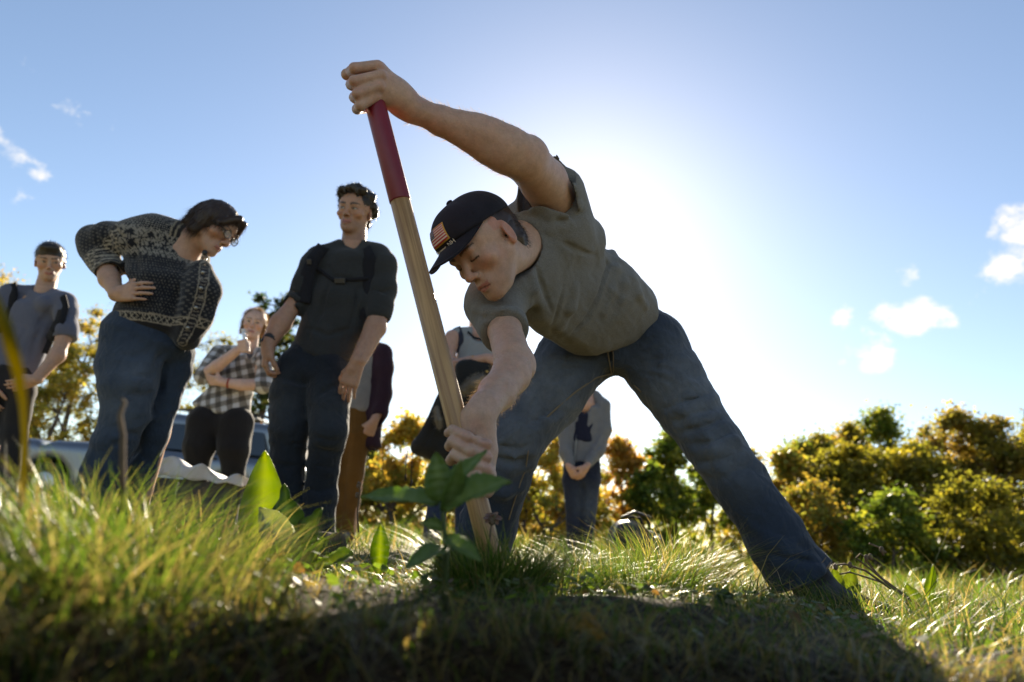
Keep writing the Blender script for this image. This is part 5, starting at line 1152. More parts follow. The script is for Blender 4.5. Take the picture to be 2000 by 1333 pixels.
def shoe(root, toe, heel, mat, r=.046):
    a = np.array([heel[0], heel[1], .05]); b = np.array([toe[0], toe[1], .042]); d = nrm(b-a)
    sp = U(EC(a, b, r, r*.92, np.cross(d, [0, 0, 1]), .95, .75), RC(a, a+np.array([0, 0, .07]), r*.95, r*.85), k=.03)+[(HS((0, 0, .012), (0, 0, -1)), 'i', .005)]
    part('shoe', sp, .008, mat, root)
def ribbon(pts, width, thick, prims=None, d0=0, d1=0, lift=.004):
    """flat strap along points; with prims the points (x, y) are laid on the cloth"""
    if prims is not None: pts = [at(x, y, hit(prims, x, y, d0, d1)-lift) for x, y in pts]
    P = np.array(pts, float); t = np.linspace(0, len(P)-1, 5*len(P)); P = np.stack([np.interp(t, range(len(P)), P[:, i]) for i in range(3)], -1)
    pm = PM(); m = len(P); V = []; Fc = []
    for i in range(m):
        tg = nrm(P[min(i+1, m-1)]-P[max(0, i-1)]); sd = nrm(np.cross(tg, c_f)); n = np.cross(sd, tg)
        V += [P[i]-sd*width/2-n*thick, P[i]+sd*width/2-n*thick, P[i]+sd*width/2+n*thick, P[i]-sd*width/2+n*thick]
    for i in range(m-1):
        for j in range(4): Fc.append((4*i+j, 4*i+(j+1) % 4, 4*i+4+(j+1) % 4, 4*i+4+j))
    Fc += [(3, 2, 1, 0), (4*m-4, 4*m-3, 4*m-2, 4*m-1)]; pm.add(V, Fc); return pm
M_SHOE = simple('dark_leather', (.03, .024, .02), .6, noise=.3)
M_STRAP, *_ = cloth('black_webbing', (.012, .012, .015), var=.2, fine=.3, sheen=.05)

def centre_man():
    Y = 3.15; skin = (.40, .22, .14)
    g = atY(590, 1040, Y); root = thing('person', (float(g[0]), Y, 0), 'dark-haired man in charcoal long-sleeved top and jeans wearing a backpack, standing', 'person', 'people watching the digging')
    HD = Head(atY(693, 416, Y), (-.16, -.96, -.20), (.02, -.2, 1), 1.0, jaw=1.0)
    nk = atY(690, 486, Y+.03)
    sk = HD.prims(nk, .056)
    sk += chY([(608, 520, Y, 14), (574, 596, Y-.03, 15), (548, 632, Y-.06, 20), (524, 672, Y-.1, 14)], k=.014)
    sk += chY([(744, 520, Y, 17), (742, 604, Y-.03, 17.5), (733, 640, Y-.06, 21), (700, 705, Y-.14, 15.5)], k=.014)
    sk += hand_open(atY(524, 672, Y-.1), cv(-.10, -.9, .1), cv(.75, -.1, -.3), .95, 1.08, left=False, thumb_out=.3)
    sk += hand_open(atY(698, 708, Y-.14), cv(-.32, -.9, .15), cv(.25, .1, -.9), .42, 1.10, left=True, spread=.14)
    cz = U(EC(atY(688, 520, Y+.04), atY(640, 690, Y+.04), .14, .13, (1, 0, 0), .6), k=.03) + chY([(575, 740, Y, 30), (563, 900, Y, 24), (560, 1050, Y, 18)]) + chY([(640, 740, Y, 30), (636, 900, Y, 24), (620, 1050, Y, 18)]) + chY([(620, 522, Y+.04, 18), (732, 524, Y+.04, 18)])
    def paint(V):
        C = flat_skin(skin)(V); HD.paint(V, C, skin, stubble=.5, brow=(.012, .008, .006), brow_w=1.5, blush=.2, look=(-.6, .2)); return C
    ob, V, Q = body_mesh('body', sk, cz, .0048, .018, paint, root)
    mh = hair_mat('arm_hair', (.05, .03, .02), (.3, .2, .1), trans=.5)
    e, w = atY(742, 610, Y-.03), atY(700, 705, Y-.14)
    def pk(c, n):
        t = ((c-e)@(w-e))/((w-e)@(w-e)); return ((t > 0) & (t < 1) & (np.linalg.norm(c-e-np.clip(t, 0, 1)[:, None]*(w-e), axis=1) < .07))*1.
    strands('arm_hair', V, Q, mh, root, 900, .014, .0006, nrm(w-e), 8, lift=.5, pick=pk, segs=2)
    # top with pushed-up sleeves
    tp = U(EC(atY(690, 520, Y+.03), atY(668, 590, Y+.02), .165, .165, (1, -.08, 0), .62, .62, cap=.45), EC(atY(668, 590, Y+.02), atY(632, 700, Y+.02), .165, .162, (1, -.05, 0), .62, .68, cap=.3), k=.05)
    tp += chY([(678, 485, Y+.04, 22), (625, 507, Y+.02, 23), (612, 520, Y, 22)], k=.035) + chY([(700, 487, Y+.04, 22), (736, 505, Y+.02, 26), (746, 522, Y, 28)], k=.04)
    tp += chY([(610, 518, Y, 23), (593, 560, Y-.01, 21), (577, 594, Y-.03, 19.5), (574, 600, Y-.03, 19.5)], k=.02) + chY([(746, 520, Y, 28), (748, 565, Y-.01, 27), (743, 598, Y-.03, 24), (740, 612, Y-.04, 24)], k=.02)
    tp0 = list(tp)
    for pts in ([(560, 580), (575, 588), (592, 590)], [(566, 566), (582, 574), (598, 574)], [(724, 566), (750, 572), (771, 562)]):
        tp += crease(tp0, pts, 2.8, 4, .009, .0035, k=.01)
    for pts in ([(640, 520), (650, 540), (690, 545)], [(600, 640), (640, 655), (690, 640)], [(640, 560), (625, 610), (600, 660)], [(700, 560), (690, 620), (670, 680)]): tp += crease(tp0, pts, 2.8, 4, .012, .005, k=.015)
    ct = [(RC(nk, HD.p(0, -.02, -.06), .066, .066), 's', .008)]
    a1 = nrm(atY(548, 632, Y-.06)-atY(582, 560, Y)); ct += [(RC(atY(573, 595, Y-.03), atY(548, 632, Y-.06), .045, .05), 's', .004)]
    ct += [(RC(atY(739, 622, Y-.045), atY(733, 645, Y-.06), .046, .05), 's', .004)]
    mt, *_ = cloth('charcoal_jersey', (.027, .028, .028), var=.14, fine=.3, fscale=400., fold=.3, fold_scale=(14, 14, 20))
    part('long_sleeved_top', tp+ct, .0060, mt, root, folds_d(51, .0032, 24, .0014, 70), .015)
    # jeans
    LL = [(583, 715, Y, 38), (570, 770, Y, 41), (563, 850, Y-.03, 35), (562, 920, Y, 30), (560, 1000, Y, 30), (556, 1065, Y, 32)]
    RR = [(645, 718, Y, 40), (641, 775, Y-.02, 42), (642, 845, Y-.08, 35), (632, 905, Y-.02, 30), (627, 970, Y, 30), (621, 1060, Y, 31)]
    jn = U(EC(atY(630, 690, Y+.03), atY(612, 740, Y+.02), .150, .160, (1, 0, 0), .68, .72, cap=.4), k=.02)+chY(LL, .016)+chY(RR, .016); j0 = list(jn)
    for pts in ([(615, 850), (640, 862), (668, 858)], [(615, 872), (640, 884), (664, 884)], [(606, 905), (632, 912), (655, 915)], [(535, 860), (560, 870), (590, 868)], [(538, 905), (560, 912), (588, 906)], [(600, 955), (628, 962), (652, 950)], [(560, 740), (590, 750), (612, 770)], [(680, 750), (650, 755), (618, 775)]):
        jn += crease(j0, pts, 2.6, 3.6, .013, .006, k=.014)
    part('jeans', jn, .0078, denim('dark_blue_denim', (.010, .014, .021), fade=(.05, .056, .06), fade_amt=.55), root, folds_d(53, .004, 20, .0018, 55, (1, 1, 1.4)), .016, attrs={'wear': wear_knee([(640, 820, Y), (565, 800, Y)], .15)})
    b = atY(588, 1060, Y)[0]
    for x in (556, 621):
        q = atY(x, 1060, Y); shoe(root, (q[0]-.04, Y-.19), (q[0], Y+.03), M_SHOE)
    # dark curls
    hr = U(HD.el(0, -.020, .042, .084, .104, .092), k=.01)+U(HD.el(0, -.075, -.035, .058, .044, .050), k=.02)
    for i, (x, y, z) in enumerate(((-.05, .06, .095), (0, .075, .105), (.05, .06, .098), (-.072, .02, .085), (.075, .0, .085), (0, .02, .125), (.03, -.05, .12), (-.04, -.05, .12), (.082, -.03, .04), (-.082, -.03, .04), (.07, -.08, .02))):
        hr += U(HD.el(x, y, z, .026, .026, .022), k=.02)
    hr += [(HD.el(0, .104, -.036, .074, .060, .082), 's', .010), (HD.el(0, .05, -.10, .10, .09, .080), 's', .01)]
    for q in (-1, 1): hr += [(HD.el(q*.085, -.010, -.012, .016, .024, .030), 's', .006)]
    mhr = hair_mat('black_curly_hair', (.008, .005, .004), (.03, .018, .010), trans=.2)
    o, HV, HQ = part('hair', hr, .0045, mhr, root, lambda P: .0055*snoise(P, 120, 61)+.003*snoise(P, 260, 62), .008, smooth=1)
    strands('hair', HV, HQ, mhr, root, 2600, .020, .0013, lambda p, N: N*.3, 9, curl=1.4, lift=.9, segs=5)
    # watch on his right wrist
    w0 = atY(529, 662, Y-.095); dv = nrm(atY(524, 672, Y-.1)-atY(548, 632, Y-.06)); e1 = nrm(np.cross(dv, c_f)); e2 = np.cross(dv, e1)
    PM().tube([w0-dv*.013, w0-dv*.011, w0+dv*.011, w0+dv*.013], [.031, .0335, .0335, .031], 20).build('watch_strap', simple('black_rubber', (.01, .01, .012), .5), root)
    n_ = nrm(-c_f*.55-c_r*.8); PM().box(w0+n_*.034, [dv, np.cross(dv, n_), n_], (.021, .018, .006)).build('watch_face', simple('watch_glass', (.012, .012, .014), .12), root, smooth=False, bevel=.002)
    # the rucksack on his back
    bp = thing('backpack', (float(atY(690, 600, Y)[0]), Y+.2, 1.0), 'black backpack worn by the dark-haired man, chest strap buckled', 'backpack')
    c = atY(688, 585, Y+.23); ax = np.array([(1, 0, 0), (0, 1, .1), (0, -.1, 1)]); ax = np.array([nrm(q) for q in ax])
    mbg, *_ = cloth('black_pack_cloth', (.016, .016, .020), var=.25, fine=.3)
    part('pack_body', U(BX(c, ax, (.150, .085, .235), .06), k=.01)+U(BX(c+np.array([.0, .09, -.06]), ax, (.12, .05, .14), .04), k=.02), .009, mbg, bp, folds_d(55, .005, 18), .016)
    for pts in ([(632, 482), (614, 505), (601, 535), (596, 570), (592, 592)], [(712, 485), (722, 505), (721, 540), (719, 575), (716, 615), (713, 650)]):
        ribbon(pts, .062, .006, tp0, 2.8, 4).build('shoulder_strap', M_STRAP, bp)
    ribbon([(603, 512), (630, 532), (652, 548)], .018, .0025, tp0, 2.8, 4, .008).build('chest_strap', M_STRAP, bp); ribbon([(652, 549), (690, 546), (722, 544)], .018, .0025, tp0, 2.8, 4, .008).build('chest_strap', M_STRAP, bp)
    mbk = simple('black_plastic', (.012, .012, .014), .35)
    q = at(664, 549, hit(tp0, 664, 549, 2.8, 4)-.012); PM().box(q, [c_r, c_u, c_f], (.026, .014, .006)).build('buckle', mbk, bp, smooth=False, bevel=.003)
    q = at(604, 512, hit(tp0, 604, 512, 2.8, 4)-.012); PM().box(q, [c_r, c_u, c_f], (.012, .014, .006)).build('strap_slider', mbk, bp, smooth=False, bevel=.003)
centre_man()

def sweater_woman():
    Y = 2.75; skin = (.44, .255, .17)
    g = atY(230, 1030, Y); root = thing('person', (float(g[0]), Y, 0), 'woman in patterned wool cardigan with hand on hip, bending her head to watch', 'person', 'people watching the digging')
    HD = Head(atY(418, 446, Y+.02), (.88, -.16, -.46), (.45, .05, .9), 1.0, jaw=.92, female=True)
    nk = atY(372, 470, Y+.03)
    sk = HD.prims(nk, .052)
    sk += U(RC(nk, atY(335, 520, Y+.05), .06, .10), k=.03)
    sk += chY([(262, 466, Y-.03, 18), (190, 477, Y+.02, 19), (203, 515, Y-.02, 19), (214, 545, Y-.06, 18.5), (229, 574, Y-.10, 14)], k=.02)
    sk += hand_open(atY(229, 576, Y-.10), cv(.82, .10, .35), cv(.15, -.25, -.9), .30, 1.0, left=False, spread=.2, thumb_out=.9)
    Lsk = chY([(375, 505, Y+.26, 20), (365, 580, Y+.36, 16), (325, 650, Y+.30, 13)], k=.03)
    cz = U(EC(atY(330, 500, Y+.06), atY(300, 640, Y+.08), .12, .14, (.8, .4, 0), .8), k=.03)+chY([(255, 690, Y, 40), (243, 830, Y, 30), (180, 1010, Y, 20)])+chY([(345, 700, Y+.15, 26), (310, 850, Y+.15, 20), (262, 1020, Y+.15, 18)])
    def paint(V):
        C = flat_skin(skin)(V); HD.paint(V, C, skin, blush=.35, brow=(.05, .03, .02), look=(0, -1), brow_w=.8, lip=(.38, .14, .12)); return C
    body_mesh('body', sk, cz+Lsk, .0048, .018, paint, root)
    # cardigan
    side = nrm((.75, .60, 0)); fw = nrm((.62, -.78, 0))
    cd = U(EC(atY(318, 480, Y+.05), atY(324, 560, Y+.04), .142, .160, side, .72, .82, cap=.5), EC(atY(324, 560, Y+.04), atY(302, 642, Y+.05), .160, .168, side, .82, .84, cap=.26), k=.05)
    cd += chY([(392, 530, Y-.02, 22), (396, 570, Y-.03, 27), (384, 620, Y-.01, 25), (366, 660, Y+.0, 22)], k=.06)
    cd += chY([(360, 462, Y+.03, 30), (300, 455, Y-.01, 32), (262, 464, Y-.04, 32)], k=.05)
    cd += chY([(262, 464, Y-.04, 32), (215, 467, Y-.01, 31), (186, 472, Y+.02, 29), (188, 486, Y+.01, 27), (199, 505, Y, 26), (206, 516, Y-.01, 26), (214, 530, Y-.04, 26)], k=.02)
    cd += chY([(365, 472, Y+.12, 28), (375, 505, Y+.26, 28), (365, 575, Y+.36, 24), (340, 610, Y+.34, 22)], k=.04)
    c0 = list(cd)
    for pts in ([(225, 445), (238, 465), (245, 490)], [(205, 445), (212, 470), (215, 495)], [(185, 455), (195, 475), (205, 490)], [(258, 470), (262, 500), (268, 530)]): cd += crease(c0, pts, 2.3, 3.6, .012, .006, k=.016)
    btn = [(408, 492), (400, 520), (398, 550), (390, 590), (375, 630), (356, 668)]
    cd += crease(c0, btn, 2.3, 3.8, .008, .004, k=.006)
    ax = nrm(atY(228, 574, Y-.1)-atY(186, 474, Y+.02))
    cdc = [(RC(nk, HD.p(0, -.02, -.08), .062, .066), 's', .006), (BX(atY(219, 556, Y-.06), np.array([ax, np.cross(ax, nrm(np.cross(ax, c_f))), nrm(np.cross(ax, c_f))]), (.068, .085, .085), .004), 's', .004), (RC(atY(206, 516, Y-.02), atY(225, 570, Y-.1), .045, .050), 's', .003)]
    axis_t, axis_b = atY(336, 470, Y+.05), atY(300, 650, Y+.06); Tn = nrm(axis_b-axis_t); LT = np.linalg.norm(axis_b-axis_t)
    shp = atY(250, 462, Y-.04); cuf = atY(206, 512, Y-.02); elb = atY(184, 476, Y+.02)
    bpx = [at(x, y, hit(c0, x, y, 2.3, 3.8)) for x, y in btn]
    def pat(V):
        q = V-axis_t; v = (q@Tn); h = q-v[:, None]*Tn; ang = np.arctan2(h@side, h@fw); u = ang*.19; v = v+0.0
        C = np.repeat(np.array([[.012, .0125, .016]]), len(V), 0); lt = np.array([.21, .19, .16])
        def put(m, c=lt, a=1.):
            C[m] = C[m]*(1-a)+np.array(c)*a
        # sleeve: own coordinates along the arm
        onarm = (V@c_r-CAM@c_r) < (atY(252, 500, Y)@c_r-CAM@c_r); da = (V-shp)@nrm(elb-shp)
        u = np.where(onarm, (V@nrm(np.cross(elb-shp, c_f)))*1.0, u); v = np.where(onarm, .02+.72*np.clip(da, -.2, 1)+.10, v)
        fr = lambda t, p: np.abs((t/p) % 1-.5)
        dots = (fr(u+(np.floor(v/.0125) % 2)*.00775, .0155) > .30) & (((v/.0125) % 1) > .52)
        yoke = v < .115
        put(dots & ~yoke, lt, .42)
        z1 = fr(u, .034)*.034*2
        for c, w in ((.112, .0042), (.100, .0042), (.012, .004), (.022, .004)): put((np.abs(v-c-z1*.55+.008) < w) & (v < .14))
        dm = (np.abs(fr(u, .034)*.034+np.abs(v-.092+.0)) < .0) ; put(yoke & (np.abs(fr(u+.017, .034)*.034-.5*np.abs(v-.085)) < .0022) & (np.abs(v-.085) < .014))
        # eight-pointed stars along the middle of the yoke
        su = ((u/.075) % 1-.5)*.075; sv = v-.055; rr = np.hypot(su, sv); th = np.arctan2(sv, su)
        put((rr < .030*(.45+.55*np.abs(np.cos(4*th))**.6)) & (np.abs(((th*8/(2*PI)) % 1)-.5) > .12) & (rr > .004) & yoke & (np.abs(np.cos(4*th)) > .42))
        put(yoke & (np.hypot(((u/.075+.5) % 1-.5)*.075, v-.055) < .012) & (fr(u, .008) > .25), (.20, .18, .16))
        put((v < .012) & (fr(u, .012) > .22) & (fr(v, .010) > .2), (.22, .20, .17))
        band = (v > LT-.045) & ~onarm; C[band] = (.016, .014, .014); put(band & ((np.abs(v-LT+.042) < .003) | (np.abs(v-LT+.010) < .003)), (.26, .21, .15)); put(band & (np.abs(fr(u, .026)*.026*1.2-np.abs(v-LT+.026)) < .003) & (np.abs(v-LT+.026) < .013), (.30, .25, .18))
        dc = (V-cuf)@ax; cb = onarm & (dc > -.035) & (V[:, 2] < elb[2]+.02); C[cb] = (.014, .013, .014); put(cb & (fr(dc, .017) > .36), (.22, .19, .15)); put(cb & (fr(u, .016) > .30) & (fr(dc, .035) < .3), (.3, .26, .2))
        for a, b in zip(bpx[:-1], bpx[1:]):
            t = np.clip(((V-a)@(b-a))/((b-a)@(b-a)), 0, 1); d = np.linalg.norm(V-a-t[:, None]*(b-a), axis=1); m = d < .021; C[m] = (.020, .018, .020); put((d > .016) & (d < .021), (.24, .20, .15)); put((d < .012) & (fr(V[:, 2], .016) > .34), (.18, .15, .12))
        nb = np.linalg.norm(V-nk, axis=1); m = (nb < .098) & (v < .02) & ~onarm; C[m] = (.018, .016, .017); put(m & (fr(nb, .016) > .33), (.24, .20, .14))
        return C
    mk = painted_cloth('nordic_knit', bump=.6, bscale=300.)
    o, KV, KQ = part('cardigan', cd+cdc, .0050, mk, root, folds_d(71, .0035, 20, .0016, 60), .015, cols=pat)
    strands('wool_fuzz', KV, KQ, hair_mat('wool_fuzz', (.10, .09, .08), (.2, .18, .16), trans=.5), root, 4200, .009, .0006, lambda p, N: N*.4, 3, curl=.8, lift=.8, segs=2, pick=lambda c, n: np.clip(n@SUN_DIR+.35, 0, 1)*np.clip(1-np.abs(n@c_f)*1.0, .05, 1))
    mbt = simple('pewter_button', (.25, .24, .22), .35, .8)
    for a in (.6, 1.45, 2.35, 3.3, 4.3):
        i = int(a); q = bpx[i]*(1-a+i)+bpx[i+1]*(a-i)-c_f*.012; PM().tube([q, q-c_f*.003, q-c_f*.005], [.0085, .0085, .005], 12).build('button', mbt, root)
    # jeans
    NR = [(262, 660, Y+.02, 60), (254, 710, Y, 57), (250, 760, Y-.02, 52), (246, 805, Y-.02, 44), (226, 860, Y-.02, 39), (200, 925, Y-.01, 36), (170, 1000, Y, 33), (158, 1040, Y, 34)]
    FL = [(333, 690, Y+.12, 38), (335, 722, Y+.13, 36), (322, 780, Y+.12, 28), (302, 850, Y+.12, 25), (280, 915, Y+.14, 23), (258, 1010, Y+.16, 23), (250, 1040, Y+.16, 24)]
    jn = chY(NR, .016)+chY(FL, .016)+U(EC(atY(300, 636, Y+.06), atY(296, 685, Y+.06), .158, .155, side, .82, .85, cap=.4), k=.035); j0 = list(jn)
    for pts in ([(310, 720), (290, 735), (262, 735)], [(300, 770), (275, 775), (240, 765)], [(290, 690), (262, 695), (235, 690)], [(272, 850), (245, 845), (215, 835)], [(262, 870), (235, 868), (205, 862)], [(300, 720), (312, 700), (330, 685)]): jn += crease(j0, pts, 2.2, 3.4, .014, .006, k=.016)
    jn += crease(j0, [(322, 706), (314, 755), (298, 800), (278, 850), (262, 890)], 2.2, 3.6, .016, .022, k=.010)
    part('jeans', jn, .0078, denim('mid_blue_denim', (.024, .037, .058), fade=(.105, .125, .15), fade_amt=.55), root, folds_d(73, .004, 18, .0016, 55, (1, 1, 1.3)), .016, attrs={'wear': wear_knee([(290, 745, Y), (270, 800, Y)], .13)})
    shoe(root, (g[0]-.02, Y-.22), (g[0]-.14, Y), M_SHOE); q = atY(252, 1040, Y+.16); shoe(root, (q[0]+.08, Y-.02), (q[0], Y+.2), M_SHOE)
    # bobbed hair
    hr = U(HD.el(0, -.018, .034, .086, .106, .092), k=.01)
    for q in (-1, 1): hr += U(EC(HD.p(q*.066, -.012, .02), HD.p(q*.070, -.022, -.058), .034, .027, HD.F, .62, .55), k=.03)
    hr += U(EC(HD.p(0, -.075, .0), HD.p(0, -.092, -.050), .070, .062, HD.L, .62, .5), k=.03)
    for q in (-1, 1): hr += U(HD.rc((q*.020, .085, .085), (q*.066, .060, .02), .018, .012), k=.02)
    hr += [(HD.el(0, .118, -.035, .062, .070, .095), 's', .012)]
    mhr = hair_mat('brown_bob', (.030, .016, .009), (.075, .040, .020), trans=.3)
    fl = lambda p, N: -HD.U*1.0+HD.F*.0+N*0
    o, HV, HQ = part('hair', hr, .0045, mhr, root, lambda P: .0030*snoise((P@np.array(HD.M, f32).T)*np.array([1.3, 1.3, .22], f32), 190, 81), .004, smooth=1)
    strands('hair', HV, HQ, mhr, root, 5200, .040, .0013, fl, 10, lift=.04, curl=.10, segs=4)
    # glasses
    mg = simple('black_acetate', (.01, .01, .012), .3); gl, nt, b, out = new_mat('spectacle_glass'); b.inputs['Base Color'].default_value = (.9, .93, .95, 1); b.inputs['Roughness'].default_value = .03; b.inputs['Alpha'].default_value = .25
    gp = PM()
    for q in (-1, 1):
        gp.tube([HD.p(q*.033+.022*math.cos(w), .108-.006*abs(math.cos(w)), .000+.017*math.sin(w)) for w in np.linspace(0, 2*PI, 25)], .0022, 6, cap=False)
        gp.tube([HD.p(q*.056, .104, .006), HD.p(q*.074, .06, .008), HD.p(q*.080, -.005, .006)], .002, 6)
    gp.tube([HD.p(-.012, .110, .003), HD.p(0, .112, .005), HD.p(.012, .110, .003)], .002, 6)
    go = gp.build('glasses', mg, root)
    for q in (-1, 1):
        ln = PM(); ln.add([HD.p(q*.033+.021*math.cos(w), .106, .016*math.sin(w)) for w in np.linspace(0, 2*PI, 24, endpoint=False)], [tuple(range(24))]); l = ln.build('lens', gl); l.parent = go
    part('neck_pendant', U(EL(atY(400, 494, Y-.03), np.eye(3), (.012, .012, .014)), k=.01), .004, simple('black_bead', (.01, .01, .012), .5), root)
sweater_woman()

def boy():
    Y = 4.15; skin = (.42, .25, .17)
    g = atY(-40, 1000, Y); root = thing('person', (float(g[0]), Y, 0), 'young man at the left edge in blue-grey t-shirt, thumb hooked in his pocket', 'person', 'people watching the digging')
    HD = Head(atY(98, 513, Y), (.52, -.80, -.28), (-.03, -.3, 1), 1.0, jaw=.95); nk = atY(86, 574, Y+.03)
    sk = HD.prims(nk, .053)
    sk += chY([(124, 600, Y, 17), (126, 655, Y-.03, 13), (112, 695, Y-.05, 13), (70, 742, Y-.12, 10)], k=.03) + chY([(12, 590, Y, 18), (-20, 660, Y-.03, 14), (-30, 700, Y-.05, 13), (-20, 750, Y-.1, 10)], k=.014)
    sk += hand_open(atY(70, 743, Y-.12), cv(-.95, -.25, .2), cv(.1, .3, -.9), .3, 1.0, left=True, thumb_out=.3) + hand_open(atY(-20, 752, Y-.1), cv(.2, -.95, .1), cv(.4, 0, -.9), .5)
    cz = U(EC(atY(70, 600, Y+.04), atY(25, 730, Y+.04), .12, .12, (1, 0, 0), .6), k=.03)+chY([(0, 760, Y, 18), (-30, 990, Y, 12)])+chY([(40, 760, Y, 18), (15, 990, Y, 12)])
    def paint(V):
        C = flat_skin(skin)(V); HD.paint(V, C, skin, stubble=.22, brow=(.02, .012, .008), brow_w=1.2, blush=.25, look=(.6, 0)); return C
    body_mesh('body', sk, cz, .0064, .02, paint, root)
    tp = U(EC(atY(72, 605, Y+.03), atY(22, 728, Y+.03), .155, .150, (1, 0, 0), .62, .66, cap=.35), k=.03)
    tp += chY([(92, 572, Y+.04, 13), (128, 590, Y+.01, 18), (130, 610, Y, 19), (130, 645, Y-.02, 19), (129, 660, Y-.02, 19)], k=.035)+chY([(70, 570, Y+.04, 13), (22, 575, Y+.01, 18), (8, 595, Y, 19), (-10, 640, Y-.02, 19)], k=.035)
    tp += chY([(72, 582, Y-.0, 13), (92, 594, Y-.03, 13), (110, 588, Y, 12)], k=.04)
    t0 = list(tp)
    for pts in ([(50, 640), (30, 680), (15, 720)], [(90, 620), (70, 660), (62, 700)], [(100, 600), (80, 625), (70, 640)]): tp += crease(t0, pts, 3.6, 5, .014, .006, k=.018)
    a = nrm(atY(112, 695, Y-.05)-atY(128, 620, Y)); tp += [(RC(nk, HD.p(0, -.02, -.06), .062, .064), 's', .008), (BX(atY(124, 690, Y-.04), np.array([a, np.cross(a, nrm(np.cross(a, c_f))), nrm(np.cross(a, c_f))]), (.10, .09, .09), .004), 's', .004), (RC(atY(127, 630, Y), atY(112, 695, Y-.05), .050, .046), 's', .004)]
    mt, *_ = cloth('blue_grey_jersey', (.095, .102, .140), var=.1, fine=.2, fscale=350., fold=.3)
    part('t_shirt', tp, .0078, mt, root, folds_d(91, .0035, 20), .015)
    mtz, *_ = cloth('black_trousers', (.018, .017, .018), fold=.3)
    part('trousers', U(EC(atY(25, 728, Y+.03), atY(18, 770, Y+.03), .145, .15, (1, 0, 0), .7, .75, cap=.4), k=.03)+chY([(0, 760, Y, 24), (-20, 850, Y, 20), (-45, 1000, Y, 18)], .03)+chY([(42, 765, Y, 24), (28, 850, Y, 20), (5, 1000, Y, 18)], .03), .009, mtz, root, folds_d(93, .005, 18), .016)
    for x in (-45, 5): q = atY(x, 1000, Y); shoe(root, (q[0]+.02, Y-.19), (q[0], Y+.03), M_SHOE)
    hr = U(HD.el(0, -.012, .044, .083, .104, .090), k=.01)+U(HD.el(0, -.07, -.02, .056, .042, .05), k=.02)+U(HD.el(0, .062, .092, .058, .034, .030), k=.02)+[(HD.el(0, .106, -.036, .070, .060, .082), 's', .010), (HD.el(0, .05, -.10, .10, .09, .085), 's', .01)]
    for q in (-1, 1): hr += [(HD.el(q*.085, -.010, -.012, .016, .024, .030), 's', .006)]
    mhr = hair_mat('short_dark_hair', (.012, .008, .006), trans=.2)
    o, HV, HQ = part('hair', hr, .0055, mhr, root, lambda P: .002*snoise(P, 150, 95), .003)
    strands('hair', HV, HQ, mhr, root, 1500, .014, .0014, lambda p, N: HD.F*.4+HD.U*.1, 11, lift=.5, segs=2)
    bp = thing('backpack', (float(atY(60, 640, Y)[0]), Y+.2, 1.0), 'dark backpack on the young man at the left edge', 'backpack')
    mbg, *_ = cloth('navy_pack_cloth', (.014, .014, .022), var=.25)
    part('pack_body', U(BX(atY(58, 650, Y+.23), np.eye(3), (.14, .08, .22), .06), k=.01), .011, mbg, bp, folds_d(97, .005, 18), .016)
    ribbon([(22, 556), (24, 575), (20, 600), (8, 625), (0, 650)], .065, .006, t0, 3.6, 5).build('shoulder_strap', M_STRAP, bp); ribbon([(120, 580), (125, 600), (117, 628), (106, 648), (95, 666), (84, 690)], .060, .006, t0, 3.6, 5).build('shoulder_strap', M_STRAP, bp)
boy()

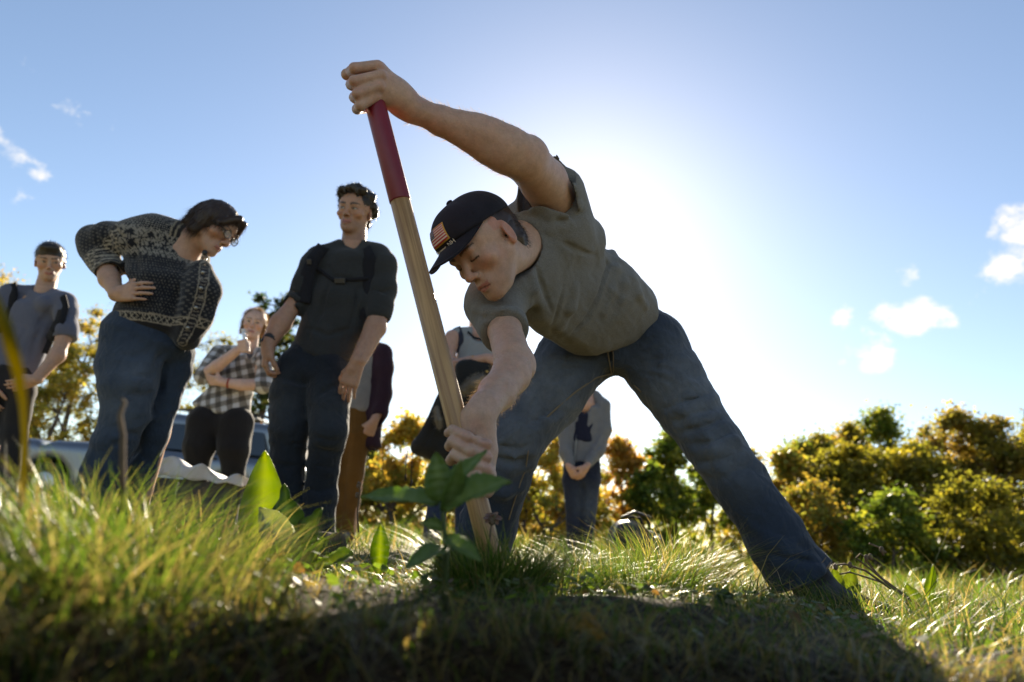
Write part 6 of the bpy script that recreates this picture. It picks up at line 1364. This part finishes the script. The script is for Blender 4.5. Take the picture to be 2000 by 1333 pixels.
def plaid_woman():
    Y = 4.85; skin = (.58, .37, .28)
    g = atY(415, 1020, Y); root = thing('person', (float(g[0]), Y, 0), 'fair-haired woman in grey and white checked shirt, fist raised to her chin', 'person', 'people watching the digging')
    HD = Head(atY(496, 634, Y), (.26, -.95, -.08), (.06, -.1, 1), 1.0, jaw=.9, female=True); nk = atY(487, 684, Y+.03)
    sk = HD.prims(nk, .048)
    sk += chY([(430, 692, Y, 15), (398, 735, Y-.08, 13), (425, 715, Y-.17, 12), (462, 686, Y-.22, 8.5)], k=.012) + chY([(512, 700, Y, 14), (512, 752, Y-.05, 12), (470, 752, Y-.16, 11), (434, 747, Y-.17, 8.5)], k=.012)
    # raised fist, lower hand tucked under the elbow
    sk += U(EL(atY(474, 678, Y-.23), np.eye(3), (.036, .032, .038)), k=.012)
    for i in range(4): sk += chY([(466+5*i*.4, 668+7*i*.9, Y-.245, 3.6), (480+2*i*.4, 666+7*i*.9, Y-.27, 3.4), (486, 671+6*i*.9, Y-.25, 3.0)], k=.004)
    sk += chY([(468, 684, Y-.23, 4.5), (478, 664, Y-.25, 3.6), (481, 656, Y-.25, 3.2)], k=.006)
    sk += hand_open(atY(436, 747, Y-.17), cv(-.9, .15, -.1), cv(.1, .2, -.9), .5, .92, left=True)
    cz = U(EC(atY(475, 710, Y+.04), atY(432, 810, Y+.04), .11, .12, (1, 0, 0), .65), k=.03)+chY([(400, 830, Y, 18), (375, 1010, Y, 10)])+chY([(460, 830, Y, 18), (450, 1010, Y, 10)])
    def paint(V):
        C = flat_skin(skin)(V); HD.paint(V, C, skin, blush=.35, brow=(.14, .08, .045), brow_w=.8, look=(.4, .6), lip=(.42, .15, .13)); return C
    body_mesh('body', sk, cz, .0060, .02, paint, root)
    mp = painted_cloth('checked_cotton', bump=.2)
    def chk(e1, e2, o0):
        def f(V):
            q = V-o0; a = ((q@e1)/.072) % 1 < .5; b = ((q@e2)/.072) % 1 < .5; C = np.full((len(V), 3), .50); C[a ^ b] = (.20, .185, .165); C[a & b] = (.075, .068, .060); return C
        return f
    X = nrm(cv(.97, .2, 0)); Z = nrm(cv(-.25, .97, 0))
    tp = U(EC(atY(478, 705, Y+.03), atY(455, 760, Y+.03), .145, .13, (1, 0, 0), .66, .7, cap=.4), EC(atY(455, 760, Y+.03), atY(434, 806, Y+.03), .140, .215, (1, 0, 0), .7, .62, cap=.18), k=.05)
    tp += chY([(470, 686, Y+.03, 10), (432, 692, Y+.01, 17)], k=.03)+chY([(500, 686, Y+.03, 10), (514, 700, Y+.01, 15)], k=.03); t0 = list(tp)
    for pts in ([(470, 700), (460, 740), (445, 790)], [(420, 770), (440, 775), (470, 770)], [(480, 790), (470, 810), (465, 820)], [(400, 790), (410, 800), (412, 806)]): tp += crease(t0, pts, 4.2, 5.8, .014, .006, k=.018)
    part('shirt', tp+[(RC(nk, HD.p(0, -.02, -.06), .058, .060), 's', .008)], .0056, mp, root, folds_d(101, .004, 20), .015, cols=chk(X, Z, atY(450, 750, Y)))
    for pts, cpt in (([(430, 692, Y+.0, 18), (412, 715, Y-.05, 17), (398, 734, Y-.085, 16), (404, 731, Y-.10, 15)], None), ([(514, 702, Y, 16), (516, 735, Y-.03, 16), (513, 752, Y-.055, 15), (503, 752, Y-.08, 14)], None)):
        a, b = atY(*pts[0][:3]), atY(*pts[1][:3]); e = nrm(b-a); part('sleeve', chY(pts, .02), .0056, mp, root, folds_d(103, .004, 26), .015, cols=chk(e, nrm(np.cross(e, c_f)), a))
    co = PM()
    for q in (-1, 1): co.tube([atY(487+q*14, 680, Y+.01), atY(487+q*12, 690, Y-.03), atY(487+q*5, 702, Y-.07)], [.016, .020, .012], 8, flat=.35)
    co.build('collar', simple('collar_cotton', (.34, .32, .29), .9, noise=.4, nscale=60), root)
    mtz, *_ = cloth('black_denim', (.013, .012, .013), fold=.3)
    part('trousers', U(EC(atY(432, 806, Y+.03), atY(428, 838, Y+.03), .15, .155, (1, 0, 0), .7, .75, cap=.4), k=.02)+chY([(400, 825, Y, 34), (390, 872, Y-.02, 28), (384, 930, Y, 20), (372, 1025, Y, 17)], .03)+chY([(460, 828, Y, 34), (457, 876, Y-.02, 28), (456, 935, Y, 20), (448, 1025, Y, 17)], .03), .008, mtz, root, folds_d(105, .004, 20), .015)
    for x in (372, 448): q = atY(x, 1025, Y); shoe(root, (q[0]-.02, Y-.17), (q[0], Y+.03), M_SHOE, .04)
    hr = U(HD.el(0, -.022, .036, .083, .102, .088), k=.01)+U(HD.el(0, -.10, .01, .045, .045, .045), k=.03)+[(HD.el(0, .110, -.030, .072, .066, .090), 's', .012), (HD.el(0, .05, -.10, .10, .09, .080), 's', .01)]
    for q in (-1, 1): hr += U(HD.rc((q*.074, .0, .0), (q*.078, -.02, -.08), .016, .010), k=.012)
    mhr = hair_mat('fair_hair', (.13, .065, .025), (.34, .19, .075), trans=.4)
    o, HV, HQ = part('hair', hr, .0055, mhr, root, lambda P: .004*snoise(P, 110, 107), .005)
    strands('hair', HV, HQ, mhr, root, 3200, .030, .0014, lambda p, N: N*.5-HD.U*.2, 12, curl=1.1, lift=.5, segs=5)
    w0 = atY(446, 699, Y-.195); dv = nrm(atY(462, 686, Y-.22)-atY(425, 715, Y-.17)); PM().tube([w0-dv*.004, w0+dv*.004], [.034, .034], 18).build('bracelet', simple('yellow_cord', (.45, .30, .05), .7), root)
    w0 = atY(447, 749, Y-.168); dv = nrm(atY(434, 747, Y-.17)-atY(470, 752, Y-.16)); PM().tube([w0-dv*.007, w0+dv*.007], [.035, .035], 18).build('bracelet', simple('red_cord', (.28, .05, .03), .7), root)
    t = thing('marker_pen', tuple(atY(477, 668, Y-.26)), 'white marker pen held upright in the fair-haired woman\'s fist', 'pen')
    a, b = atY(481, 676, Y-.262), atY(475, 648, Y-.262); PM().tube([a, b], .0125, 14).build('barrel', simple('white_plastic', (.75, .74, .72), .4), t); PM().tube([b, b+(b-a)*.14, b+(b-a)*.18], [.0135, .0135, .010], 14).build('pen_cap', simple('pale_plastic', (.62, .62, .62), .4), t)
plaid_woman()

def cardigan_woman():
    Y = 4.35; skin = (.44, .26, .18)
    g = atY(665, 1060, Y); root = thing('person', (float(g[0]), Y, 0), 'woman in plum cardigan and mustard trousers, mostly hidden behind the man with the backpack', 'person', 'people watching the digging')
    HD = Head(atY(712, 612, Y), (.1, -.99, 0), (0, 0, 1), .97, jaw=.9, female=True); nk = atY(708, 664, Y+.03)
    sk = HD.prims(nk, .048)+chY([(746, 700, Y, 15), (748, 765, Y, 12), (740, 800, Y-.03, 11), (731, 822, Y-.06, 8)], k=.02)+hand_open(atY(731, 822, Y-.06), cv(-.38, -.9, .15), cv(-.3, .2, -.8), .5, .95, left=True)
    sk += chY([(668, 700, Y, 15), (648, 775, Y, 12), (622, 828, Y-.05, 8)], k=.02)+hand_open(atY(622, 828, Y-.05), cv(-.3, -.9, .15), cv(.3, .2, -.8), .5, .95)
    cz = U(EC(atY(706, 700, Y+.04), atY(695, 800, Y+.04), .10, .12, (1, 0, 0), .65), k=.03)+chY([(668, 840, Y, 18), (655, 1040, Y, 12)])+chY([(705, 840, Y, 18), (685, 1040, Y, 12)])
    def paint(V):
        C = flat_skin(skin)(V); HD.paint(V, C, skin); return C
    body_mesh('body', sk, cz, .0075, .02, paint, root)
    m, *_ = cloth('plum_knit', (.028, .012, .022), var=.15, fine=.4, fscale=260., fold=.3); mg, *_ = cloth('grey_vest', (.20, .19, .18))
    part('top', U(EC(atY(706, 690, Y+.02), atY(690, 800, Y+.02), .13, .14, (1, 0, 0), .62, .66, cap=.3), k=.02)+[(RC(nk, HD.p(0, -.02, -.06), .056, .06), 's', .006)], .009, mg, root, folds_d(111, .004, 20), .015)
    cd = chY([(722, 676, Y+.03, 14), (746, 690, Y+.01, 17), (750, 720, Y, 16.5), (750, 770, Y, 15.5), (744, 805, Y-.03, 13), (737, 822, Y-.05, 12)], k=.03)+chY([(694, 676, Y+.03, 14), (668, 690, Y+.01, 17), (648, 772, Y, 15), (626, 820, Y-.04, 12)], k=.03)
    cd += U(EC(atY(726, 700, Y+.03), atY(718, 872, Y+.03), .075, .085, (1, .3, 0), .9, .9, cap=.2), k=.03)+U(EC(atY(680, 700, Y+.06), atY(664, 872, Y+.06), .07, .08, (1, .3, 0), .9, .9, cap=.2), k=.03)+[(RC(nk, HD.p(0, -.02, -.06), .056, .06), 's', .006)]
    cd += [(RC(atY(738, 818, Y-.05), atY(728, 840, Y-.07), .036, .036), 's', .003)]
    o, CV, CQ = part('cardigan', cd, .0085, m, root, folds_d(113, .005, 24, .002, 60), .016)
    zb = atY(718, 872, Y)[2]; strands('fringe', CV, CQ, m, root, 500, .035, .0035, (0, 0, -1.), 4, lift=.05, segs=2, pick=lambda c, n: (c[:, 2] < zb+.012)*1.)
    mtz, *_ = cloth('mustard_corduroy', (.115, .055, .012), var=.15, fine=.3, fold=.3)
    part('trousers', U(EC(atY(692, 800, Y+.03), atY(690, 850, Y+.03), .14, .15, (1, 0, 0), .7, .75, cap=.4), k=.02)+chY([(668, 850, Y, 26), (664, 930, Y, 20), (655, 1045, Y, 17)], .02)+chY([(699, 850, Y, 25), (690, 925, Y, 20), (684, 980, Y, 17), (676, 1045, Y, 16)], .02), .009, mtz, root, folds_d(115, .004, 20), .015)
    for x in (655, 676): q = atY(x, 1045, Y); shoe(root, (q[0], Y-.17), (q[0], Y+.03), M_SHOE, .04)
    hr = U(HD.el(0, -.018, .034, .084, .104, .09), k=.01)+U(EC(HD.p(0, -.06, 0), HD.p(0, -.08, -.10), .07, .06, HD.L, .6, .5), k=.03)+[(HD.el(0, .118, -.035, .066, .070, .095), 's', .012)]
    mhr = hair_mat('dark_brown_hair', (.03, .018, .01)); o, HV, HQ = part('hair', hr, .007, mhr, root); strands('hair', HV, HQ, mhr, root, 600, .06, .002, -HD.U, 13, lift=.1)
cardigan_woman()

def jacket_woman():
    Y = 4.2; skin = (.46, .27, .20)
    g = atY(890, 1060, Y); root = thing('person', (float(g[0]), Y, 0), 'woman in grey vest with folded arms, half hidden behind the shovel handle', 'person', 'people watching the digging')
    HD = Head(atY(944, 586, Y), (.15, -.98, .0), (.02, 0, 1), .97, jaw=.9, female=True); nk = atY(938, 638, Y+.03)
    sk = HD.prims(nk, .048)+U(RC(nk, atY(936, 655, Y+.02), .05, .06), k=.03)
    sk += chY([(884, 660, Y, 16), (876, 690, Y-.02, 14), (880, 716, Y-.05, 13), (915, 708, Y-.17, 11.5), (950, 700, Y-.20, 9)], k=.012)+hand_open(atY(950, 700, Y-.2), cv(.85, -.2, .1), cv(-.1, -.5, -.8), .6, .95)
    sk += chY([(990, 662, Y, 16), (1000, 715, Y-.05, 13), (960, 722, Y-.15, 11), (925, 722, Y-.17, 9)], k=.012)+hand_open(atY(925, 722, Y-.17), cv(-.85, -.2, .1), cv(-.1, .5, -.8), .6, .95, left=True)
    cz = U(EC(atY(936, 670, Y+.04), atY(915, 790, Y+.04), .11, .12, (1, 0, 0), .65), k=.03)+chY([(880, 830, Y, 18), (855, 1040, Y, 12)])+chY([(930, 830, Y, 18), (915, 1040, Y, 12)])
    def paint(V):
        C = flat_skin(skin)(V); HD.paint(V, C, skin); return C
    body_mesh('body', sk, cz, .0070, .02, paint, root)
    mv, *_ = cloth('light_grey_vest', (.235, .245, .245), var=.08, fold=.25)
    vs = U(EC(atY(938, 672, Y+.03), atY(915, 800, Y+.03), .135, .14, (1, 0, 0), .64, .68, cap=.3), k=.02)+chY([(930, 650, Y+.03, 12), (895, 655, Y+.02, 15)], k=.03)+chY([(946, 650, Y+.03, 12), (978, 658, Y+.02, 15)], k=.03)
    v0 = list(vs); vs += [(RC(nk, HD.p(0, -.02, -.06), .062, .064), 's', .006), (EL(atY(938, 655, Y-.09), np.eye(3), (.07, .07, .04)), 's', .01)]
    part('vest', vs, .007, mv, root, folds_d(121, .003, 22), .014)
    ribbon([(914, 648), (926, 660), (940, 663), (954, 659), (962, 648)], .012, .003, v0, 3.8, 5, .004).build('neck_trim', M_STRAP, root)
    part('jeans', U(EC(atY(912, 800, Y+.03), atY(905, 850, Y+.03), .14, .15, (1, 0, 0), .7, .75, cap=.4), k=.02)+chY([(878, 850, Y, 26), (862, 930, Y, 21), (845, 1045, Y, 17)], .02)+chY([(925, 850, Y, 26), (915, 930, Y, 21), (905, 1045, Y, 17)], .02), .009, denim('blue_denim', (.02, .035, .075), fade_amt=.2), root, folds_d(123, .004, 20), .015, attrs={'wear': lambda V: V*0})
    for x in (845, 905): q = atY(x, 1045, Y); shoe(root, (q[0], Y-.17), (q[0], Y+.03), M_SHOE, .04)
    hr = U(HD.el(0, -.018, .034, .084, .104, .09), k=.01)+U(EC(HD.p(0, -.06, 0), HD.p(0, -.08, -.16), .075, .06, HD.L, .6, .5), k=.03)+[(HD.el(0, .118, -.035, .066, .070, .095), 's', .012)]
    mhr = hair_mat('blonde_hair', (.32, .18, .07), (.5, .32, .14), trans=.45); o, HV, HQ = part('hair', hr, .007, mhr, root); strands('hair', HV, HQ, mhr, root, 900, .07, .002, -HD.U, 14, lift=.2)
    ribbon([(893, 640), (898, 655), (899, 675), (893, 690)], .045, .006, v0, 3.8, 5).build('shoulder_strap', simple('navy_strap', (.012, .016, .035), .8), root)
    w0 = atY(925, 706, Y-.175); dv = nrm(atY(950, 700, Y-.2)-atY(915, 708, Y-.17)); PM().tube([w0-dv*.008, w0+dv*.008], [.036, .036], 18).build('wristband', simple('orange_band', (.55, .22, .03), .6), root)
    a, b = atY(922, 712, Y-.225), atY(917, 728, Y-.225); ribbon([a, b], .020, .0015).build('paper_tag', simple('white_tag', (.7, .68, .62), .6), root)
    # jacket hanging over her arms
    J = thing('jacket', tuple(atY(870, 800, Y-.2)), 'black fur-trimmed jacket draped over the folded arms of the woman behind the shovel', 'jacket')
    mj, *_ = cloth('black_waxed_cotton', (.012, .012, .011), var=.25, fine=.2, rough=.7, fold=.4, fold_scale=(8, 8, 20))
    jp = U(EC(atY(935, 738, Y-.17), atY(890, 800, Y-.18), .115, .120, (1, .1, 0), .55, .5), EC(atY(890, 790, Y-.18), atY(850, 862, Y-.17), .12, .105, nrm(cv(1, -.25, 0)), .45, .4, cap=.6), k=.05)
    jp += chY([(905, 722, Y-.17, 16), (985, 735, Y-.14, 18)], .03)+chY([(820, 872, Y-.15, 16), (880, 890, Y-.15, 18)], .05); j0 = list(jp)
    for pts in ([(905, 740), (885, 790), (865, 860)], [(880, 780), (850, 830), (830, 870)], [(900, 800), (890, 850), (882, 890)], [(935, 760), (925, 800), (915, 830)]): jp += crease(j0, pts, 3.4, 4.8, .016, .010, k=.02)
    part('jacket_cloth', jp, .007, mj, J, folds_d(125, .006, 18, .002, 50, (1, 1, .5)), .018)
    fr = chY([(908, 762, Y-.29, 9), (924, 748, Y-.30, 10), (940, 738, Y-.28, 8)], .02)
    mf = hair_mat('grey_fur', (.10, .085, .065), (.28, .25, .20), trans=.3); o, FV, FQ = part('fur_trim', fr, .007, mf, J, lambda P: .006*snoise(P, 90, 127), .007); strands('fur_trim', FV, FQ, mf, J, 1300, .025, .0015, lambda p, N: N, 15, curl=.6, lift=.8)
    fr = chY([(852, 800, Y-.27, 6), (856, 820, Y-.27, 6), (858, 835, Y-.26, 5)], .02); o, FV, FQ = part('fur_trim', fr, .007, mf, J); strands('fur_trim', FV, FQ, mf, J, 500, .02, .0015, lambda p, N: N, 16, curl=.6, lift=.8)
    for x0, x1, y1 in ((797, 792, 940), (808, 803, 950)):
        PM().tube([atY(x0, 880, Y-.16), atY(x0-4, 905, Y-.16), atY(x1, y1-10, Y-.16)], .0028, 6).build('drawstring', M_STRAP, J); PM().tube([atY(x1, y1-12, Y-.16), atY(x1, y1, Y-.16)], .0055, 8).build('cord_end', M_STRAP, J)
    PM().tube([atY(951, 726, Y-.27), atY(951, 726, Y-.275)], .008, 12).build('snap_button', simple('brass', (.5, .35, .12), .3, 1.), J)
jacket_woman()

def hoodie_woman():
    Y = 5.6; skin = (.46, .27, .20)
    g = atY(1135, 1070, Y); root = thing('person', (float(g[0]), Y, 0), 'woman in grey zip hoodie seen between the digger\'s legs, hands clasped before her', 'person', 'people watching the digging')
    HD = Head(atY(1152, 722, Y), (0, -.99, -.05), (0, 0, 1), .95, jaw=.9, female=True); nk = atY(1147, 766, Y+.03)
    sk = HD.prims(nk, .048)+U(RC(nk, atY(1142, 790, Y+.0), .05, .085), k=.03)
    sk += chY([(1110, 800, Y, 11), (1102, 865, Y-.03, 10), (1112, 912, Y-.13, 7)], k=.02)+chY([(1178, 795, Y, 11), (1176, 865, Y-.03, 10), (1146, 910, Y-.13, 7)], k=.02)
    sk += hand_open(atY(1111, 911, Y-.14), cv(.50, -.8, .1), cv(.4, .3, -.8), .7, .92)+hand_open(atY(1147, 910, Y-.16), cv(-.55, -.75, .1), cv(-.4, .3, -.8), .7, .92, left=True)
    cz = U(EC(atY(1142, 800, Y+.04), atY(1136, 900, Y+.04), .10, .12, (1, 0, 0), .65), k=.03)+chY([(1120, 920, Y, 12), (1118, 1060, Y, 8)])+chY([(1154, 920, Y, 12), (1150, 1060, Y, 8)])
    def paint(V):
        C = flat_skin(skin)(V); HD.paint(V, C, skin); return C
    body_mesh('body', sk, cz, .0070, .02, paint, root)
    mn, *_ = cloth('navy_vest', (.010, .012, .028))
    part('vest', U(EC(atY(1141, 815, Y+.0), atY(1138, 860, Y+.0), .10, .11, (1, 0, 0), .78, .8, cap=.5), k=.02)+[(EL(atY(1141, 796, Y-.1), np.eye(3), (.055, .08, .055)), 's', .01)], .008, mn, root)
    mh, *_ = cloth('grey_marl_fleece', (.145, .145, .150), var=.12, fine=.3, fscale=300., fold=.35)
    hd = U(EC(atY(1144, 800, Y+.03), atY(1136, 902, Y+.03), .155, .150, (1, 0, 0), .66, .7, cap=.3), k=.02)
    hd += chY([(1126, 786, Y+.03, 12), (1110, 800, Y+.01, 13), (1103, 850, Y-.02, 12.5), (1105, 885, Y-.07, 11), (1112, 905, Y-.12, 9)], k=.03)+chY([(1164, 776, Y+.03, 11), (1177, 792, Y+.01, 13), (1180, 840, Y-.02, 13), (1168, 880, Y-.06, 12), (1150, 904, Y-.13, 9.5)], k=.03)
    hd += chY([(1160, 775, Y+.06, 13), (1130, 785, Y+.06, 12)], k=.03); h0 = list(hd)
    for pts in ([(1125, 850), (1120, 880), (1122, 900)], [(1165, 800), (1158, 830), (1140, 850)], [(1120, 815), (1128, 835), (1130, 850)], [(1182, 850), (1172, 870), (1160, 880)], [(1127, 850), (1124, 875), (1120, 905)]): hd += crease(h0, pts, 5, 6.6, .014, .007, k=.018)
    V_ = [atY(1128, 790, Y-.10), atY(1156, 790, Y-.10), atY(1127, 848, Y-.13)]
    hd += [(EC(atY(1142, 786, Y-.1), atY(1129, 846, Y-.13), .075, .012, (1, 0, 0), 1.3, 1.5), 's', .012)]
    part('hoodie', hd, .0078, mh, root, folds_d(131, .005, 20, .002, 60), .016)
    ribbon([(1127, 850), (1124, 875), (1121, 900)], .012, .002, h0, 5, 6.6, .006).build('zip', simple('zip_metal', (.2, .2, .2), .4, .6), root)
    mtz = denim('indigo_denim', (.010, .014, .030), fade_amt=.25)
    part('jeans', U(EC(atY(1137, 905, Y+.03), atY(1136, 940, Y+.03), .15, .155, (1, 0, 0), .7, .75, cap=.4), k=.02)+chY([(1119, 940, Y, 20), (1120, 990, Y, 15), (1120, 1070, Y, 11)], .02)+chY([(1153, 940, Y, 20), (1150, 990, Y, 16), (1146, 1070, Y, 12)], .02), .008, mtz, root, folds_d(133, .004, 20), .015, attrs={'wear': wear_knee([(1150, 985, Y)], .15)})
    for x in (1119, 1147): q = atY(x, 1070, Y); shoe(root, (q[0], Y-.17), (q[0], Y+.03), M_SHOE, .04)
    hr = U(HD.el(0, -.018, .034, .084, .104, .09), k=.01)+U(HD.el(0, -.09, -.03, .06, .04, .05), k=.03)+[(HD.el(0, .118, -.035, .066, .070, .095), 's', .012), (HD.el(0, .05, -.10, .10, .09, .08), 's', .01)]
    mhr = hair_mat('chestnut_hair', (.06, .03, .015)); part('hair', hr, .008, mhr, root)
hoodie_woman()
# ------------------------------------------------------------------ bag, crate, sheet and paper on the grass
def ground_bag():
    Y = 4.6; c = atY(1240, 1035, Y); root = thing('bag', (float(c[0]), Y, 0), 'navy rucksack lying on the grass between the digger\'s legs', 'bag')
    m, *_ = cloth('navy_nylon', (.010, .014, .030), var=.25, fine=.15, rough=.45, sheen=.05)
    pr = U(BX((c[0], Y, .15), np.array([nrm((1, .15, -.18)), nrm((-.15, 1, 0)), nrm((.18, 0, 1))]), (.150, .12, .105), .07), EL((c[0]-.03, Y-.03, .19), np.eye(3), (.10, .11, .10)), BX((c[0]+.06, Y-.12, .11), np.eye(3), (.09, .05, .08), .03), k=.03); p0 = list(pr)
    pr += crease(p0, [(1215, 1020), (1240, 1008), (1275, 1020)], 4, 6, .012, .008)+crease(p0, [(1210, 1045), (1240, 1036), (1270, 1042)], 4, 6, .012, .008)
    part('bag_body', pr, .009, m, root, folds_d(141, .010, 18, .005, 48), .03)
    PM().tube([(c[0]-.05, Y, .285), (c[0]-.03, Y, .315), (c[0]+.03, Y, .31), (c[0]+.05, Y, .275)], .010, 8).build('carry_loop', M_STRAP, root)
    ribbon([atY(1212, 1012, Y-.14), atY(1240, 1000, Y-.12), atY(1272, 1012, Y-.14)], .016, .003).build('zip', simple('zip_black', (.03, .03, .032), .4), root); ribbon([atY(1208, 1040, Y-.17), atY(1216, 1060, Y-.2), atY(1228, 1075, Y-.2)], .04, .006).build('shoulder_strap', M_STRAP, root)
ground_bag()
def crate_and_sheet():
    Y = 3.9; xl = atY(292, 930, Y)[0]; xr = atY(494, 945, Y)[0]; z0 = 0; root = thing('crate', (float((xl+xr)/2), Y, 0), 'low dark crate under the white sheet', 'crate')
    m = simple('dark_plywood', (.05, .045, .04), .8, noise=.3); zt = atY(390, 938, Y)[2]-.01
    E3 = np.eye(3); cx = (xl+xr)/2; hw = (xr-xl)/2-.03
    for s in (-1, 1):
        PM().box((cx, Y+.06+s*.17, zt/2), E3, (hw, .009, zt/2)).build('side_panel', m, root, smooth=False); PM().box((cx+s*hw, Y+.06, zt/2), E3, (.009, .16, zt/2)).build('end_panel', m, root, smooth=False)
    PM().box((cx, Y+.06, .02), E3, (hw-.012, .158, .01)).build('bottom_panel', m, root, smooth=False)
    # the sheet: rumpled, its front edge hanging
    nu, nv = 40, 14; V = []
    for i in range(nu+1):
        u = i/nu; x = xl+(xr-xl)*u; hgt = .060+.045*math.exp(-((u-.28)/.16)**2)+.02*math.exp(-((u-.58)/.08)**2)-.035*math.exp(-((u-.80)/.12)**2)+.006*math.sin(u*23)
        for j in range(nv+1):
            t = j/nv; yy = Y-.16+.44*max(0, t-.35)/.65; zz = zt-.012*0+(hgt*min(1, t/.35) if t < .35 else hgt*(1-.55*((t-.35)/.65)))+.006*math.sin(u*31+t*9)
            V.append((x+.012*math.sin(t*7+u*9), yy-.02*math.sin(u*17)*(t < .35), zz+.002+(.012-.02*u)))
    Fc = [(i*(nv+1)+j, (i+1)*(nv+1)+j, (i+1)*(nv+1)+j+1, i*(nv+1)+j+1) for i in range(nu) for j in range(nv)]
    o = mesh_obj('plastic_sheet', np.array(V), np.array(Fc), simple('white_plastic_sheet', (.72, .70, .69), .45, trans=.35)); o.modifiers.new('thickness', 'SOLIDIFY').thickness = .002
    tag(o, 'rumpled white sheet lying on the low crate in front of the black trousers', 'sheet')
crate_and_sheet()
def paper():
    Y = 4.28; V = [atY(612, 826, Y), atY(600, 832, Y), atY(590, 908, Y+.02), atY(606, 912, Y+.02)]; m = PM(); m.add(V+[v+np.array([0, .003, 0]) for v in V], [(0, 1, 2, 3), (7, 6, 5, 4)]+[(i, (i+1) % 4, 4+(i+1) % 4, 4+i) for i in range(4)])
    o = m.build('paper', simple('white_paper', (.75, .74, .73), .7, trans=.4), smooth=False); tag(o, 'folded white paper seen between the legs of the man with the backpack', 'paper')
paper()
